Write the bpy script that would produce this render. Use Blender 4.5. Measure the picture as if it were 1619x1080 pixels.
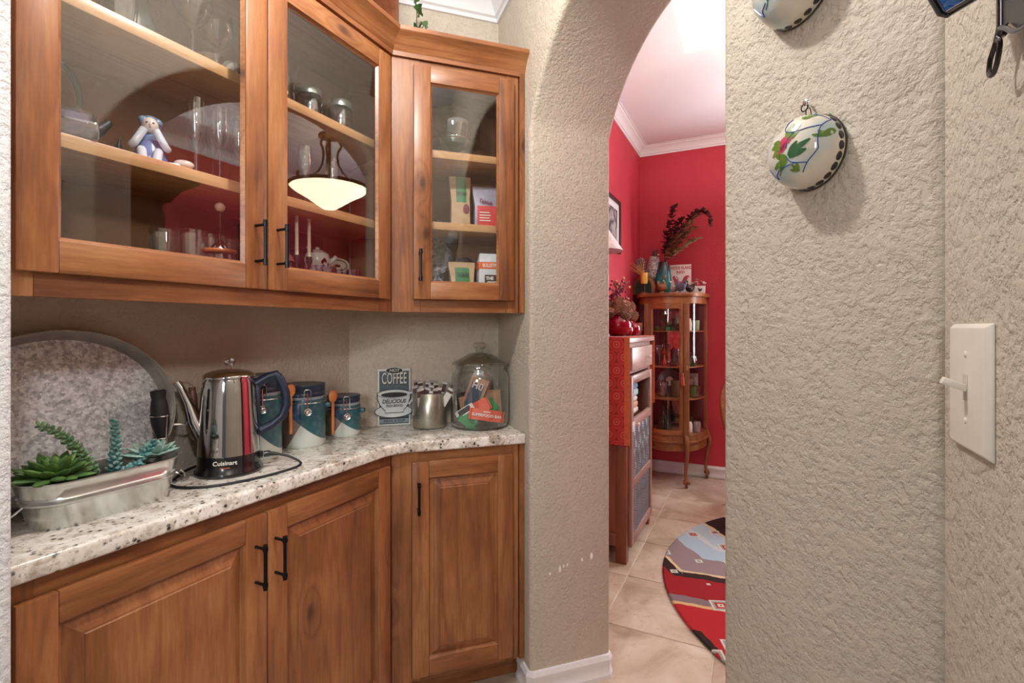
import bpy, bmesh, math, random
from mathutils import Matrix, Vector

for _o in list(bpy.data.objects):
    bpy.data.objects.remove(_o, do_unlink=True)
SC = bpy.context.scene
COL = SC.collection
PI = math.pi
R = math.radians
Q = math.sqrt(.5)

# ------------------------------------------------------------------ camera
YAW = math.atan(385.5 / 790)
cam = bpy.data.cameras.new('camera')
cam.sensor_width = 36
cam.lens = 36 * 790 / 1619
cam.shift_y = -21.5 / 1619
cam.clip_start = .02
camo = bpy.data.objects.new('camera', cam)
COL.objects.link(camo)
camo.location = (0, 0, 1.29)
camo.rotation_euler = (PI / 2, 0, YAW)
SC.camera = camo

# ------------------------------------------------------------------ world, lamps, exposure
w = bpy.data.worlds.new('world')
SC.world = w
w.use_nodes = True
w.node_tree.nodes['Background'].inputs[0].default_value = (1, .97, .93, 1)
w.node_tree.nodes['Background'].inputs[1].default_value = .09

def lamp(name, kind, loc, energy, color=(1, 1, 1), size=.1, rot=(0, 0, 0), sy=None):
    l = bpy.data.lights.new(name, kind)
    l.energy = energy
    l.color = color
    if kind == 'AREA':
        l.shape = 'RECTANGLE'
        l.size = size
        l.size_y = sy or size
    else:
        l.shadow_soft_size = size
    o = bpy.data.objects.new(name, l)
    COL.objects.link(o)
    o.location = loc
    o.rotation_euler = rot
    return o

lamp('hall_lamp', 'POINT', (-.57, .70, 2.42), 38, (1, .965, .92), .035)
kd_ = lamp('jamb_fill_light', 'AREA', (.30, -1.9, 1.75), 32, (.98, .98, 1), .5, (0, 0, 0), .7)  # area fill added behind the camera to brighten the arch jamb
kd_.rotation_euler = (Vector((-.65, 1.6, 1.1)) - Vector(kd_.location)).to_track_quat('-Z', 'Y').to_euler()
sp = lamp('counter_fill_spot', 'SPOT', (.03, -.08, 1.93), 22, (1, .98, .95), .05)  # spot added beside the camera to light the tray and counter
sp.data.spot_size = R(62); sp.data.spot_blend = .6
sp.rotation_euler = (Vector((-1.25, .78, 1.0)) - Vector(sp.location)).to_track_quat('-Z', 'Y').to_euler()
lamp('dining_fill_light', 'AREA', (.8, 4.58, 1.6), 60, (.95, .97, 1), 1.0, (R(-90), 0, 0), 1.3)  # area fill added out of view to brighten the dining room
SC.view_settings.view_transform = 'Standard'
SC.view_settings.look = 'None'
SC.view_settings.gamma = 1
SC.view_settings.exposure = 0.03
SC.view_settings.use_curve_mapping = False
SC.cycles.use_denoising = True
SC.cycles.max_bounces = 8
SC.cycles.transparent_max_bounces = 32
SC.cycles.sample_clamp_indirect = 4
SC.cycles.caustics_reflective = False
SC.cycles.caustics_refractive = False

# ------------------------------------------------------------------ mesh building
class MB:
    def __init__(s):
        s.v = []; s.f = []; s.mi = []; s.M = Matrix.Identity(4); s.cur = 0
    def add(s, vs, fs):
        b = len(s.v)
        for p in vs:
            q = s.M @ Vector(p)
            s.v.append((q.x, q.y, q.z))
        for f in fs:
            s.f.append([b + i for i in f]); s.mi.append(s.cur)
        return s
    def box(s, x0, x1, y0, y1, z0, z1):
        return s.add([(x0, y0, z0), (x1, y0, z0), (x1, y1, z0), (x0, y1, z0), (x0, y0, z1), (x1, y0, z1), (x1, y1, z1), (x0, y1, z1)],
                     [(0, 3, 2, 1), (4, 5, 6, 7), (0, 1, 5, 4), (1, 2, 6, 5), (2, 3, 7, 6), (3, 0, 4, 7)])
    def lathe(s, prof, seg=32, c=(0, 0, 0), rf=None):
        vs = []; fs = []; rings = []
        for (r, z) in prof:
            if r < 1e-6:
                rings.append([len(vs)]); vs.append((c[0], c[1], c[2] + z))
            else:
                ring = []
                for i in range(seg):
                    a = 2 * PI * i / seg
                    k = r * (rf(a) if rf else 1)
                    ring.append(len(vs)); vs.append((c[0] + k * math.cos(a), c[1] + k * math.sin(a), c[2] + z))
                rings.append(ring)
        for A, Bq in zip(rings, rings[1:]):
            n = max(len(A), len(Bq))
            if n == 1: continue
            for i in range(n):
                j = (i + 1) % n
                if len(A) == 1: fs.append((A[0], Bq[j], Bq[i]))
                elif len(Bq) == 1: fs.append((A[i], A[j], Bq[0]))
                else: fs.append((A[i], A[j], Bq[j], Bq[i]))
        return s.add(vs, fs)
    def tube(s, pts, r, seg=8, closed=False, radii=None, flat=1.0):
        P = [Vector(p) for p in pts]; n = len(P); vs = []; fs = []
        up = None
        for i in range(n):
            if closed: t = P[(i + 1) % n] - P[i - 1]
            else: t = P[min(i + 1, n - 1)] - P[max(i - 1, 0)]
            if t.length < 1e-9: t = Vector((0, 0, 1))
            t.normalize()
            if up is None:
                up = Vector((0, 0, 1)) if abs(t.z) < .9 else Vector((1, 0, 0))
            a = t.cross(up)
            if a.length < 1e-6: a = t.cross(Vector((1, 0, 0)))
            a.normalize(); b = a.cross(t); b.normalize(); up = b
            rr = radii[i] if radii else r
            for k in range(seg):
                an = 2 * PI * k / seg
                vs.append(P[i] + a * (rr * math.cos(an)) + b * (rr * flat * math.sin(an)))
        m = n if closed else n - 1
        for i in range(m):
            j = (i + 1) % n
            for k in range(seg):
                l = (k + 1) % seg
                fs.append((i * seg + k, i * seg + l, j * seg + l, j * seg + k))
        if not closed:
            fs.append(tuple(reversed(range(seg)))); fs.append(tuple((n - 1) * seg + k for k in range(seg)))
        return s.add(vs, fs)
    def prism(s, poly, h0, h1, plane='xy'):
        n = len(poly)
        def pt(p, h):
            return {'xy': (p[0], p[1], h), 'xz': (p[0], h, p[1]), 'yz': (h, p[0], p[1])}[plane]
        vs = [pt(p, h0) for p in poly] + [pt(p, h1) for p in poly]
        fs = [tuple(reversed(range(n))), tuple(range(n, 2 * n))]
        for i in range(n):
            j = (i + 1) % n
            fs.append((i, j, n + j, n + i))
        return s.add(vs, fs)
    def ell(s, c, r, seg=16, rings=10):
        if not hasattr(r, '__len__'): r = (r, r, r)
        vs = [(c[0], c[1], c[2] - r[2])]; fs = []
        for i in range(1, rings):
            th = PI * i / rings
            for k in range(seg):
                a = 2 * PI * k / seg
                vs.append((c[0] + r[0] * math.sin(th) * math.cos(a), c[1] + r[1] * math.sin(th) * math.sin(a), c[2] - r[2] * math.cos(th)))
        vs.append((c[0], c[1], c[2] + r[2]))
        for k in range(seg):
            fs.append((0, 1 + (k + 1) % seg, 1 + k))
        for i in range(rings - 2):
            for k in range(seg):
                l = (k + 1) % seg
                fs.append((1 + i * seg + k, 1 + i * seg + l, 1 + (i + 1) * seg + l, 1 + (i + 1) * seg + k))
        e = len(vs) - 1; b = 1 + (rings - 2) * seg
        for k in range(seg):
            fs.append((e, b + k, b + (k + 1) % seg))
        return s.add(vs, fs)
    def loft(s, rings, cap=True):
        n = len(rings[0]); vs = [p for r in rings for p in r]; fs = []
        for i in range(len(rings) - 1):
            for k in range(n):
                l = (k + 1) % n
                fs.append((i * n + k, i * n + l, (i + 1) * n + l, (i + 1) * n + k))
        if cap:
            fs.append(tuple(reversed(range(n)))); fs.append(tuple((len(rings) - 1) * n + k for k in range(n)))
        return s.add(vs, fs)
    def leaf(s, base, d, L, wd, th, up=(0, 0, 1), seg=6, prof=((0, .3), (.35, 1), (.7, .85), (1, .02))):
        d = Vector(d).normalized(); u = Vector(up); a = d.cross(u)
        if a.length < 1e-4: a = d.cross(Vector((1, 0, 0)))
        a.normalize(); b = a.cross(d).normalized(); base = Vector(base)
        rings = []
        for (t, k) in prof:
            c = base + d * (L * t)
            rings.append([c + a * (wd * k * math.cos(2 * PI * i / seg)) + b * (th * k * math.sin(2 * PI * i / seg)) for i in range(seg)])
        return s.loft(rings)

def obj(name, mb, mat, parent=None, bevel=0, seg=2, smooth=True, ang=38, loc=None, rot=None):
    me = bpy.data.meshes.new(name)
    me.from_pydata(mb.v, [], mb.f)
    mats = mat if isinstance(mat, (list, tuple)) else [mat]
    for m in mats: me.materials.append(m)
    if len(mats) > 1:
        for p, i in zip(me.polygons, mb.mi): p.material_index = i
    bm = bmesh.new(); bm.from_mesh(me)
    bmesh.ops.recalc_face_normals(bm, faces=bm.faces)
    if bevel:
        ed = [e for e in bm.edges if len(e.link_faces) == 2 and e.calc_face_angle(0) > R(30)]
        bmesh.ops.bevel(bm, geom=ed, offset=bevel, segments=seg, profile=.5, affect='EDGES', clamp_overlap=True)
    bm.to_mesh(me); bm.free()
    if smooth:
        me.shade_smooth(); me.set_sharp_from_angle(angle=R(ang))
    o = bpy.data.objects.new(name, me)
    COL.objects.link(o)
    if parent: o.parent = parent
    if loc: o.location = loc
    if rot: o.rotation_euler = rot
    return o

def tag(o, label, cat, group=None):
    o['label'] = label; o['category'] = cat
    if group: o['group'] = group
    return o

def thing(name, label, cat, loc=(0, 0, 0), rot=0, group=None, mat3=None):
    o = bpy.data.objects.new(name, None); COL.objects.link(o)
    o.empty_display_size = .05
    if mat3 is not None:
        m = mat3.to_4x4(); m.translation = Vector(loc); o.matrix_world = m
    else:
        o.location = loc
        o.rotation_euler = rot if hasattr(rot, '__len__') else (0, 0, rot)
    return tag(o, label, cat, group)

def struct(name, mb, mat, label=None, **k):
    o = obj(name, mb, mat, **k); o['kind'] = 'structure'
    if label: o['label'] = label
    return o

def dup(root, loc, rot=0, label=None, scale=None):
    r = root.copy(); COL.objects.link(r); r.location = loc
    r.rotation_euler = rot if hasattr(rot, '__len__') else (0, 0, rot)
    if label: r['label'] = label
    if scale: r.scale = (scale,) * 3
    for ch in root.children:
        c = ch.copy(); COL.objects.link(c); c.parent = r
        for g in ch.children:
            d = g.copy(); COL.objects.link(d); d.parent = c
    return r

def text(name, s, size, mat, parent, loc, rot=(PI / 2, 0, 0), ext=.0004, sx=1, shear=0, space=1, bold=0):
    c = bpy.data.curves.new(name, 'FONT')
    c.body = s; c.size = size; c.extrude = ext; c.align_x = 'CENTER'; c.align_y = 'CENTER'
    c.shear = shear; c.space_character = space; c.offset = bold; c.resolution_u = 3
    f = bpy.data.objects.new(name, c)
    me = bpy.data.meshes.new_from_object(f)
    bpy.data.objects.remove(f); bpy.data.curves.remove(c)
    me.materials.clear(); me.materials.append(mat)
    o = bpy.data.objects.new(name, me); COL.objects.link(o)
    o.parent = parent; o.location = loc; o.rotation_euler = rot; o.scale = (sx, 1, 1)
    return o

BX, BY = -1.061, 1.302
def DP(t, n, z=0):                     # point in the corner cabinet's frame: t along its front, n into its depth
    return (BX + Q * (t - n), BY + Q * (t + n), z)
TAN = math.tan(R(22.5))

# ------------------------------------------------------------------ materials
def S(r, g, b):
    def f(c):
        c /= 255.0
        return c / 12.92 if c <= .04045 else ((c + .055) / 1.055) ** 2.4
    return (f(r), f(g), f(b), 1)

class NT:
    def __init__(s, name):
        s.m = bpy.data.materials.new(name); s.m.use_nodes = True
        s.t = s.m.node_tree; s.n = s.t.nodes
        s.b = s.n['Principled BSDF']; s.out = s.n['Material Output']
    def new(s, kind, **k):
        x = s.n.new(kind)
        for a, v in k.items():
            if a == 'inp':
                for i, q in v.items():
                    if isinstance(q, bpy.types.NodeSocket): s.t.links.new(q, x.inputs[i])
                    else: x.inputs[i].default_value = q
            else: setattr(x, a, v)
        return x
    def link(s, a, b): s.t.links.new(a, b)
    def coord(s, rnd=0, scale=(1, 1, 1), kind='Object'):
        tc = s.new('ShaderNodeTexCoord')
        v = tc.outputs[kind]
        if rnd:
            oi = s.new('ShaderNodeObjectInfo')
            mu = s.new('ShaderNodeMath', operation='MULTIPLY', inp={0: oi.outputs['Random'], 1: rnd})
            ad = s.new('ShaderNodeVectorMath', operation='ADD', inp={0: v, 1: mu.outputs[0]})
            v = ad.outputs[0]
        mp = s.new('ShaderNodeMapping', inp={'Vector': v, 'Scale': scale})
        return mp.outputs[0]
    def noise(s, vec, scale, detail=4, rough=.5, dist=0):
        return s.new('ShaderNodeTexNoise', inp={'Vector': vec, 'Scale': scale, 'Detail': detail, 'Roughness': rough, 'Distortion': dist}).outputs['Fac']
    def vor(s, vec, scale, feat='F1', out='Distance', rnd=1):
        return s.new('ShaderNodeTexVoronoi', feature=feat, inp={'Vector': vec, 'Scale': scale, 'Randomness': rnd}).outputs[out]
    def ramp(s, fac, stops, interp='LINEAR'):
        r = s.new('ShaderNodeValToRGB', inp={0: fac}); cr = r.color_ramp; cr.interpolation = interp
        while len(cr.elements) < len(stops): cr.elements.new(.5)
        for e, (p, c) in zip(cr.elements, stops):
            e.position = p; e.color = c if hasattr(c, '__len__') else (c, c, c, 1)
        return r.outputs[0]
    def mix(s, fac, a, b, mode='MIX'):
        x = s.new('ShaderNodeMix', data_type='RGBA', blend_type=mode)
        for i, q in ((0, fac), (6, a), (7, b)):
            if isinstance(q, bpy.types.NodeSocket): s.link(q, x.inputs[i])
            else: x.inputs[i].default_value = q
        return x.outputs[2]
    def math(s, op, a, b=0.0, c=None):
        d = {0: a, 1: b}
        if c is not None: d[2] = c
        return s.new('ShaderNodeMath', operation=op, inp=d).outputs[0]
    def bump(s, h, strength, dist):
        bp = s.new('ShaderNodeBump', inp={'Height': h, 'Strength': strength, 'Distance': dist})
        s.link(bp.outputs[0], s.b.inputs['Normal']); return bp
    def base(s, c):
        if isinstance(c, bpy.types.NodeSocket): s.link(c, s.b.inputs['Base Color'])
        else: s.b.inputs['Base Color'].default_value = c
    def set(s, **k):
        for a, v in k.items():
            i = s.b.inputs[a.replace('_', ' ')]
            if isinstance(v, bpy.types.NodeSocket): s.link(v, i)
            else: i.default_value = v

def plain(name, c, rough=.5, metal=0, var=.12, vs=40, bump=0, coat=0, trans=0):
    t = NT(name); v = t.coord(rnd=5)
    n = t.noise(v, vs, 3)
    dk = tuple(x * (1 - var) for x in c[:3]) + (1,); lt = tuple(min(1, x * (1 + var)) for x in c[:3]) + (1,)
    t.base(t.ramp(n, [(.3, dk), (.7, lt)]))
    t.set(Roughness=rough, Metallic=metal)
    if coat: t.set(Coat_Weight=coat, Coat_Roughness=.05)
    if trans: t.set(Transmission_Weight=trans, IOR=1.45)
    if bump: t.bump(n, .5, bump)
    return t.m

def wood(name, dark, mid, light, axis, rough=.36, knots=.5, freq=1.0, rnd=9, spec=.5):
    t = NT(name)
    st = [1.0, 1.0, 1.0]; st['xyz'.index(axis)] = .085
    v = t.coord(rnd=rnd, scale=tuple(st))
    st2 = [1.0, 1.0, 1.0]; st2['xyz'.index(axis)] = .5
    kv = t.coord(rnd=rnd, scale=tuple(st2))
    ks = t.new('ShaderNodeSeparateXYZ', inp={0: kv})
    k2 = t.new('ShaderNodeCombineXYZ', inp={0: t.math('ADD', ks.outputs[0], ks.outputs[1]), 1: ks.outputs[2]})
    kd = t.new('ShaderNodeTexVoronoi', voronoi_dimensions='2D', inp={'Vector': k2.outputs[0], 'Scale': 5.2 * freq})
    kr = t.math('GREATER_THAN', t.new('ShaderNodeSeparateColor', inp={0: kd.outputs['Color']}).outputs[0], .62)   # only some cells hold a knot
    kd = t.math('ADD', kd.outputs['Distance'], t.math('MULTIPLY_ADD', kr, -1.0, 1.0))
    kd = t.math('MULTIPLY_ADD', t.noise(kv, 40, 2), .05, t.math('SUBTRACT', kd, .025))
    warp = t.ramp(kd, [(0, 1), (.30, 0)], 'EASE')
    big = t.noise(v, 7 * freq, 2, .5, .5)
    ring = t.math('SINE', t.math('MULTIPLY', t.math('ADD', big, t.math('MULTIPLY', warp, .22)), 55))
    ring = t.math('POWER', t.math('MULTIPLY_ADD', ring, .5, .5), 3.0)
    fine = t.noise(v, 150 * freq, 5, .65)
    mott = t.noise(t.coord(rnd=rnd + 3, scale=tuple(st2)), 6, 3, .55)
    fac = t.math('ADD', t.math('MULTIPLY', big, .30), t.math('ADD', t.math('MULTIPLY', mott, .42), t.math('MULTIPLY', fine, .30)))
    fac = t.math('SUBTRACT', fac, t.math('MULTIPLY', ring, .07))
    col = t.ramp(fac, [(.30, dark), (.49, mid), (.68, light)])
    if knots:
        k = t.math('MULTIPLY', t.ramp(kd, [(.022, 1), (.075, 0)]), knots)
        col = t.mix(k, col, tuple(x * .12 for x in dark[:3]) + (1,))
        col = t.mix(t.math('MULTIPLY', t.ramp(kd, [(.06, 1), (.22, 0)], 'EASE'), .45 * knots), col, dark)
    t.base(col); t.set(Roughness=rough, Specular_IOR_Level=spec)
    t.bump(fine, .10, .0015)
    return t.m

def glass(name, tint=(1, 1, 1, 1), k=1.0, add=.02, rough=.0, edge=0.0):
    t = NT(name); t.n.remove(t.b)
    tr = t.new('ShaderNodeBsdfTransparent', inp={0: tint})
    if edge:                                 # longer path through the sheet at its silhouette
        lw = t.new('ShaderNodeLayerWeight', inp={0: .35})
        e = tuple(c * (1 - edge) for c in tint[:3]) + (1,)
        t.link(t.mix(t.math('POWER', lw.outputs['Facing'], 2.2), tint, e), tr.inputs[0])
    gl = t.new('ShaderNodeBsdfGlossy', inp={0: (1, 1, 1, 1), 1: rough})
    ge = t.new('ShaderNodeNewGeometry')
    ior = t.math('MULTIPLY_ADD', ge.outputs['Backfacing'], 1 / 1.5 - 1.5, 1.5)   # same reflectance from either side of the sheet
    fr = t.new('ShaderNodeFresnel', inp={0: ior})
    fac = t.math('MULTIPLY_ADD', fr.outputs[0], k, add)
    mx = t.new('ShaderNodeMixShader', inp={0: fac})
    t.link(tr.outputs[0], mx.inputs[1]); t.link(gl.outputs[0], mx.inputs[2]); t.link(mx.outputs[0], t.out.inputs[0])
    return t.m

def stucco(name, c, c2, amp=1.0, sc=1.0):
    t = NT(name); v = t.coord()
    a = t.noise(v, 100 * sc, 4, .62, .15)
    b = t.noise(v, 34 * sc, 2, .5)
    pl = t.ramp(t.math('MULTIPLY_ADD', b, .35, t.math('MULTIPLY', a, .65)), [(.41, 0), (.47, .6), (.52, .8), (.60, 1)])
    h = t.math('ADD', pl, t.math('MULTIPLY', a, .4))
    g = t.noise(v, 1.7, 2)
    t.base(t.mix(t.ramp(g, [(.35, 0), (.65, 1)]), c, c2)); t.set(Roughness=.6, Specular_IOR_Level=.3)
    t.bump(h, .62 * amp, .0034)
    return t.m

M = {}
WD, WM, WL = S(88, 50, 29), S(137, 85, 49), S(172, 121, 76)
M['wood_x'] = wood('alder_wood_horizontal', WD, WM, WL, 'x', knots=.75)
M['wood_z'] = wood('alder_wood_vertical', WD, WM, WL, 'z', knots=.85)
M['shelf'] = wood('pale_shelf_wood', S(150, 104, 62), S(190, 146, 100), S(212, 170, 122), 'x', knots=.15)
M['beige'] = stucco('beige_stucco', S(204, 193, 177), S(198, 187, 171))
M['cab_back'] = stucco('brown_stained_back', S(156, 116, 82), S(148, 108, 76), .5)
M['pale_wall'] = stucco('pale_grey_stucco', S(206, 206, 205), S(200, 200, 199))
M['red'] = stucco('red_stucco', S(188, 60, 74), S(182, 54, 68), .45, .8)
M['white_ceiling'] = stucco('white_ceiling_texture', S(232, 233, 236), S(228, 229, 232), .35, 1.2)
M['trim'] = plain('white_trim_paint', S(226, 226, 228), .35, var=.02)
M['iron'] = plain('dark_bronze_iron', S(26, 25, 28), .34, .7)
M['black'] = plain('black_plastic', S(16, 16, 18), .25, coat=.6)
M['matte_black'] = plain('matte_black', S(30, 30, 32), .55)
M['steel'] = plain('polished_steel', S(205, 205, 205), .09, 1, var=.03)
M['chrome_wire'] = plain('chrome_wire', S(215, 215, 215), .18, 1, var=.03)
M['white'] = plain('white_gloss', S(236, 233, 226), .3, var=.02)
M['pane'] = glass('door_pane_glass', (.98, .985, .985, 1), 1.0, .008)
M['clear'] = glass('clear_glass', (.93, .95, .945, 1), 2.2, .035, 0, .6)
M['thin_clear'] = glass('thin_stemware_glass', (.95, .96, .965, 1), 2.0, .03, 0, .5)
M['green_glass'] = glass('green_glass', (.25, .72, .35, 1), 1.8, .06, 0, .5)
M['grey_glass'] = glass('smoky_glass', (.74, .75, .74, 1), 1.8, .05, 0, .5)
M['lilac_glass'] = glass('lilac_glass', (.78, .74, .88, 1), 2.0, .08, 0, .5)

def granite():
    t = NT('speckled_granite'); v = t.coord()
    n1 = t.noise(v, 26, 5, .65, .6); n2 = t.noise(v, 95, 4, .7); n3 = t.noise(t.coord(rnd=3), 11, 3, .6)
    c = t.ramp(n1, [(.33, S(168, 156, 140)), (.5, S(222, 215, 204)), (.66, S(242, 240, 236))])
    c = t.mix(t.ramp(n2, [(.56, 0), (.66, .8)]), c, S(140, 130, 118))
    vd = t.vor(v, 62)
    sp = t.math('MULTIPLY', t.ramp(vd, [(.18, 1), (.32, 0)]), t.ramp(n1, [(.45, 1), (.58, 0)]))
    c = t.mix(sp, c, S(54, 48, 46))
    vd2 = t.vor(v, 120)
    c = t.mix(t.math('MULTIPLY', t.ramp(vd2, [(.14, 1), (.24, 0)]), t.ramp(n3, [(.5, 0), (.58, .9)])), c, S(60, 62, 70))
    t.base(c); t.set(Roughness=.16, Specular_IOR_Level=.5)
    return t.m
M['granite'] = granite()

def galv(name, lo, hi, sc, rough, blot=True, metal=.45):
    t = NT(name); v = t.coord(rnd=2)
    n = t.noise(v, sc, 4, .6); d = t.vor(v, sc * 2.6, out='Color')
    sep = t.new('ShaderNodeSeparateColor', inp={0: d}).outputs[0]
    f = t.math('ADD', t.math('MULTIPLY', n, .65), t.math('MULTIPLY', sep, .35)) if blot else n
    t.base(t.ramp(f, [(.3, lo), (.72, hi)])); t.set(Metallic=metal, Roughness=rough)
    return t.m
M['galv'] = galv('galvanized_spangle', S(160, 164, 168), S(246, 250, 252), 64, .5, True, .05)
M['galv_rim'] = galv('galvanized_rim', S(142, 136, 130), S(176, 170, 164), 20, .45, False, .4)
M['zinc'] = galv('zinc_trough', S(190, 192, 190), S(230, 230, 226), 14, .24, False, .85)
M['pewter'] = galv('brushed_champagne_steel', S(150, 146, 134), S(178, 174, 160), 30, .3, False, .85)

def tilemat():
    t = NT('beige_floor_tile'); v = t.coord(rnd=7)
    n = t.noise(v, 4.5, 5, .6, .8); n2 = t.noise(v, 28, 4, .65)
    c = t.ramp(n, [(.32, S(166, 146, 126)), (.5, S(194, 177, 158)), (.7, S(210, 198, 183))])
    c = t.mix(t.ramp(n2, [(.58, 0), (.72, .4)]), c, S(150, 116, 92))
    t.base(c); t.set(Roughness=.34); t.bump(n2, .15, .002)
    return t.m
M['tile'] = tilemat()
M['grout'] = plain('pale_grout', S(204, 192, 176), .8)
# ------------------------------------------------------------------ the setting
HC = 2.66                                # hall ceiling
DC = 2.93                                # dining ceiling
RX0, RX1, RY0, RY1 = -.957, 2.35, 1.15, 4.63
ROT_D = R(45); ROT_M = R(90)

fl = struct('floor', MB().box(-2.2, 3.0, -2.4, 5.2, -.06, -.004), M['grout'], 'beige tiled floor with pale grout')
tm = None
TS = .452
for i in range(-3, 7):
    for j in range(-1, 9):
        x0 = -.6 + TS * i; y0 = 2.15 + TS * (j - 4)
        if x0 > 2.3 or x0 < -1.9 or y0 > 4.6 or y0 < .1: continue
        if tm is None:
            o = obj('tile', MB().box(.002, TS - .003, .002, TS - .003, -.01, 0), M['tile'], fl, bevel=.002, seg=1)
            tm = o.data
        else:
            o = bpy.data.objects.new('tile', tm); COL.objects.link(o); o.parent = fl
        o.location = (x0, y0, 0)

def quad(pts, z0, z1):
    return MB().prism(pts, z0, z1)

# arch wall: local x = n reversed is awkward, so build in (t, n, z) through the 45 degree frame
def arch_outline(n0, n1):
    pts = [(n0, 0), (-.965, 0)]
    cx, cz, rad = -.5, 1.766, .516
    a0 = math.asin((1.99 - cz) / rad)
    a1 = PI - a0
    N = 28
    for i in range(N + 1):
        a = a1 + (a0 - a1) * i / N
        pts.append((cx + rad * math.cos(a), cz + rad * math.sin(a)))
    pts += [(-.035, 0), (n1, 0), (n1, DC + .1), (n0, DC + .1)]
    return pts

mb = MB(); mb.M = Matrix.Translation((BX, BY, 0)) @ Matrix.Rotation(ROT_D, 4, 'Z')
mb.prism(arch_outline(-1.308, .9), .459, .779, 'yz')
struct('wall_arch', mb, M['beige'], 'beige stucco wall with arched opening', bevel=.016, seg=4, ang=50)

# niche back walls
mb = MB(); mb.prism([(-1.394, .0), (-1.394, BY + .333 * TAN), (-1.60, BY + .333 * TAN + .2), (-1.60, .0)], 0, HC + .1)
struct('wall_back', mb, M['beige'], 'beige stucco wall behind the cabinets')
mb = MB()
a = DP(-.333 * TAN, .333); b = DP(.47, .333); c_ = DP(.47, .5); d = DP(-.2, .5)
mb.prism([a[:2], b[:2], c_[:2], d[:2]], 0, HC + .1)
struct('wall_corner', mb, M['beige'], 'angled beige stucco wall behind the corner cabinet')
# left stub wall and right switch wall
struct('wall_left', MB().box(-1.62, -.93, -.5, .322, 0, HC + .1), M['pale_wall'], 'pale stucco wall end beside the cabinets', bevel=.012, seg=3)
struct('wall_right', MB().box(.1885, .34, -.7, .716, 0, HC + .1), M['beige'], 'beige stucco wall carrying the light switch')
# hall ceiling
mb = MB(); mb.prism([(-1.7, -.7), (.34, -.7), (.34, .75), (-.05, 1.05), (-.62, 1.63), (-1.0, 2.2), (-1.7, 2.2)], HC, HC + .08)
struct('ceiling', mb, M['white_ceiling'], 'white hall ceiling')

# dining room shell
struct('wall_dining_left', MB().box(RX0 - .12, RX0, 2.2, RY1 + .12, 0, DC + .1), M['red'], 'red stucco wall beside the tall cupboard')
struct('wall_dining_back', MB().box(RX0, RX1 + .12, RY1, RY1 + .12, 0, DC + .1), M['red'], 'red stucco wall behind the china cabinet')
struct('wall_dining_right', MB().box(RX1, RX1 + .12, RY0 - .1, RY1, 0, DC + .1), M['red'], 'red stucco far wall of dining room')
struct('wall_dining_front', MB().box(.2, RX1, RY0 - .1, RY0, 0, DC + .1), M['red'], 'red stucco near wall of dining room')
wf = struct('added_window', MB().box(.28, 1.32, RY1 - .012, RY1 + .02, .94, 2.26), plain('added_window_glass', S(214, 222, 228), .1), 'white framed window added out of view behind the dining fill light')  # unseen window, added to go with the dining area fill
for (a_, b_, c_, d_) in ((.24, .28, .9, 2.3), (1.32, 1.36, .9, 2.3), (.28, 1.32, .9, .94), (.28, 1.32, 2.26, 2.3), (.28, 1.32, 1.58, 1.62)):
    obj('added_window_frame', MB().box(a_, b_, RY1 - .03, RY1 + .01, c_, d_), M['trim'], wf, bevel=.003)
# ceiling with raised tray
TX0, TX1, TY0, TY1 = -.38, 1.85, 1.75, 3.14
mb = MB(); z = DC
mb.box(-1.2, TX0, 1.0, 4.8, z, z + .05); mb.box(TX1, 2.5, 1.0, 4.8, z, z + .05)
mb.box(TX0, TX1, 1.0, TY0, z, z + .05); mb.box(TX0, TX1, TY1, 4.8, z, z + .05)
struct('ceiling_dining', mb, M['white_ceiling'], 'white textured dining ceiling around the tray')
mb = MB()
i = .10; zt = z + .22
mb.add([(TX0, TY0, z), (TX1, TY0, z), (TX1, TY1, z), (TX0, TY1, z), (TX0 + i, TY0 + i, zt), (TX1 - i, TY0 + i, zt), (TX1 - i, TY1 - i, zt), (TX0 + i, TY1 - i, zt)],
       [(0, 1, 5, 4), (1, 2, 6, 5), (2, 3, 7, 6), (3, 0, 4, 7), (4, 5, 6, 7)])
struct('ceiling_tray', mb, M['white_ceiling'], 'raised white tray in the dining ceiling')

CROWN = [(0, -.078), (.008, -.078), (.010, -.066), (.018, -.062), (.024, -.045), (.040, -.024), (.058, -.014), (.062, -.006), (.074, -.004), (.074, 0), (0, 0)]
BASE = [(0, 0), (.016, 0), (.016, .014), (.013, .02), (.010, .028), (.010, .048), (.013, .060), (.013, .068), (.006, .082), (0, .084)]

def moulding(name, path, prof, zref, mat, label, closed=False, scale=1):
    """Sweep a profile (out, z) along a plan polyline; the profile's 'out' goes to the left of the path."""
    P = [Vector(p) for p in path]; n = len(P); rings = []
    for i in range(n):
        d0 = (P[i] - P[i - 1]).normalized() if i > 0 else None
        d1 = (P[i + 1] - P[i]).normalized() if i < n - 1 else None
        if d0 is None: d0 = d1
        if d1 is None: d1 = d0
        n0 = Vector((-d0.y, d0.x)); n1 = Vector((-d1.y, d1.x)); m = (n0 + n1)
        m = m / max(.2, m.dot(n0))
        rings.append([(P[i].x + m.x * o * scale, P[i].y + m.y * o * scale, zref + h * scale) for (o, h) in prof])
    return struct(name, MB().loft(rings), mat, label, ang=25)

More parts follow.
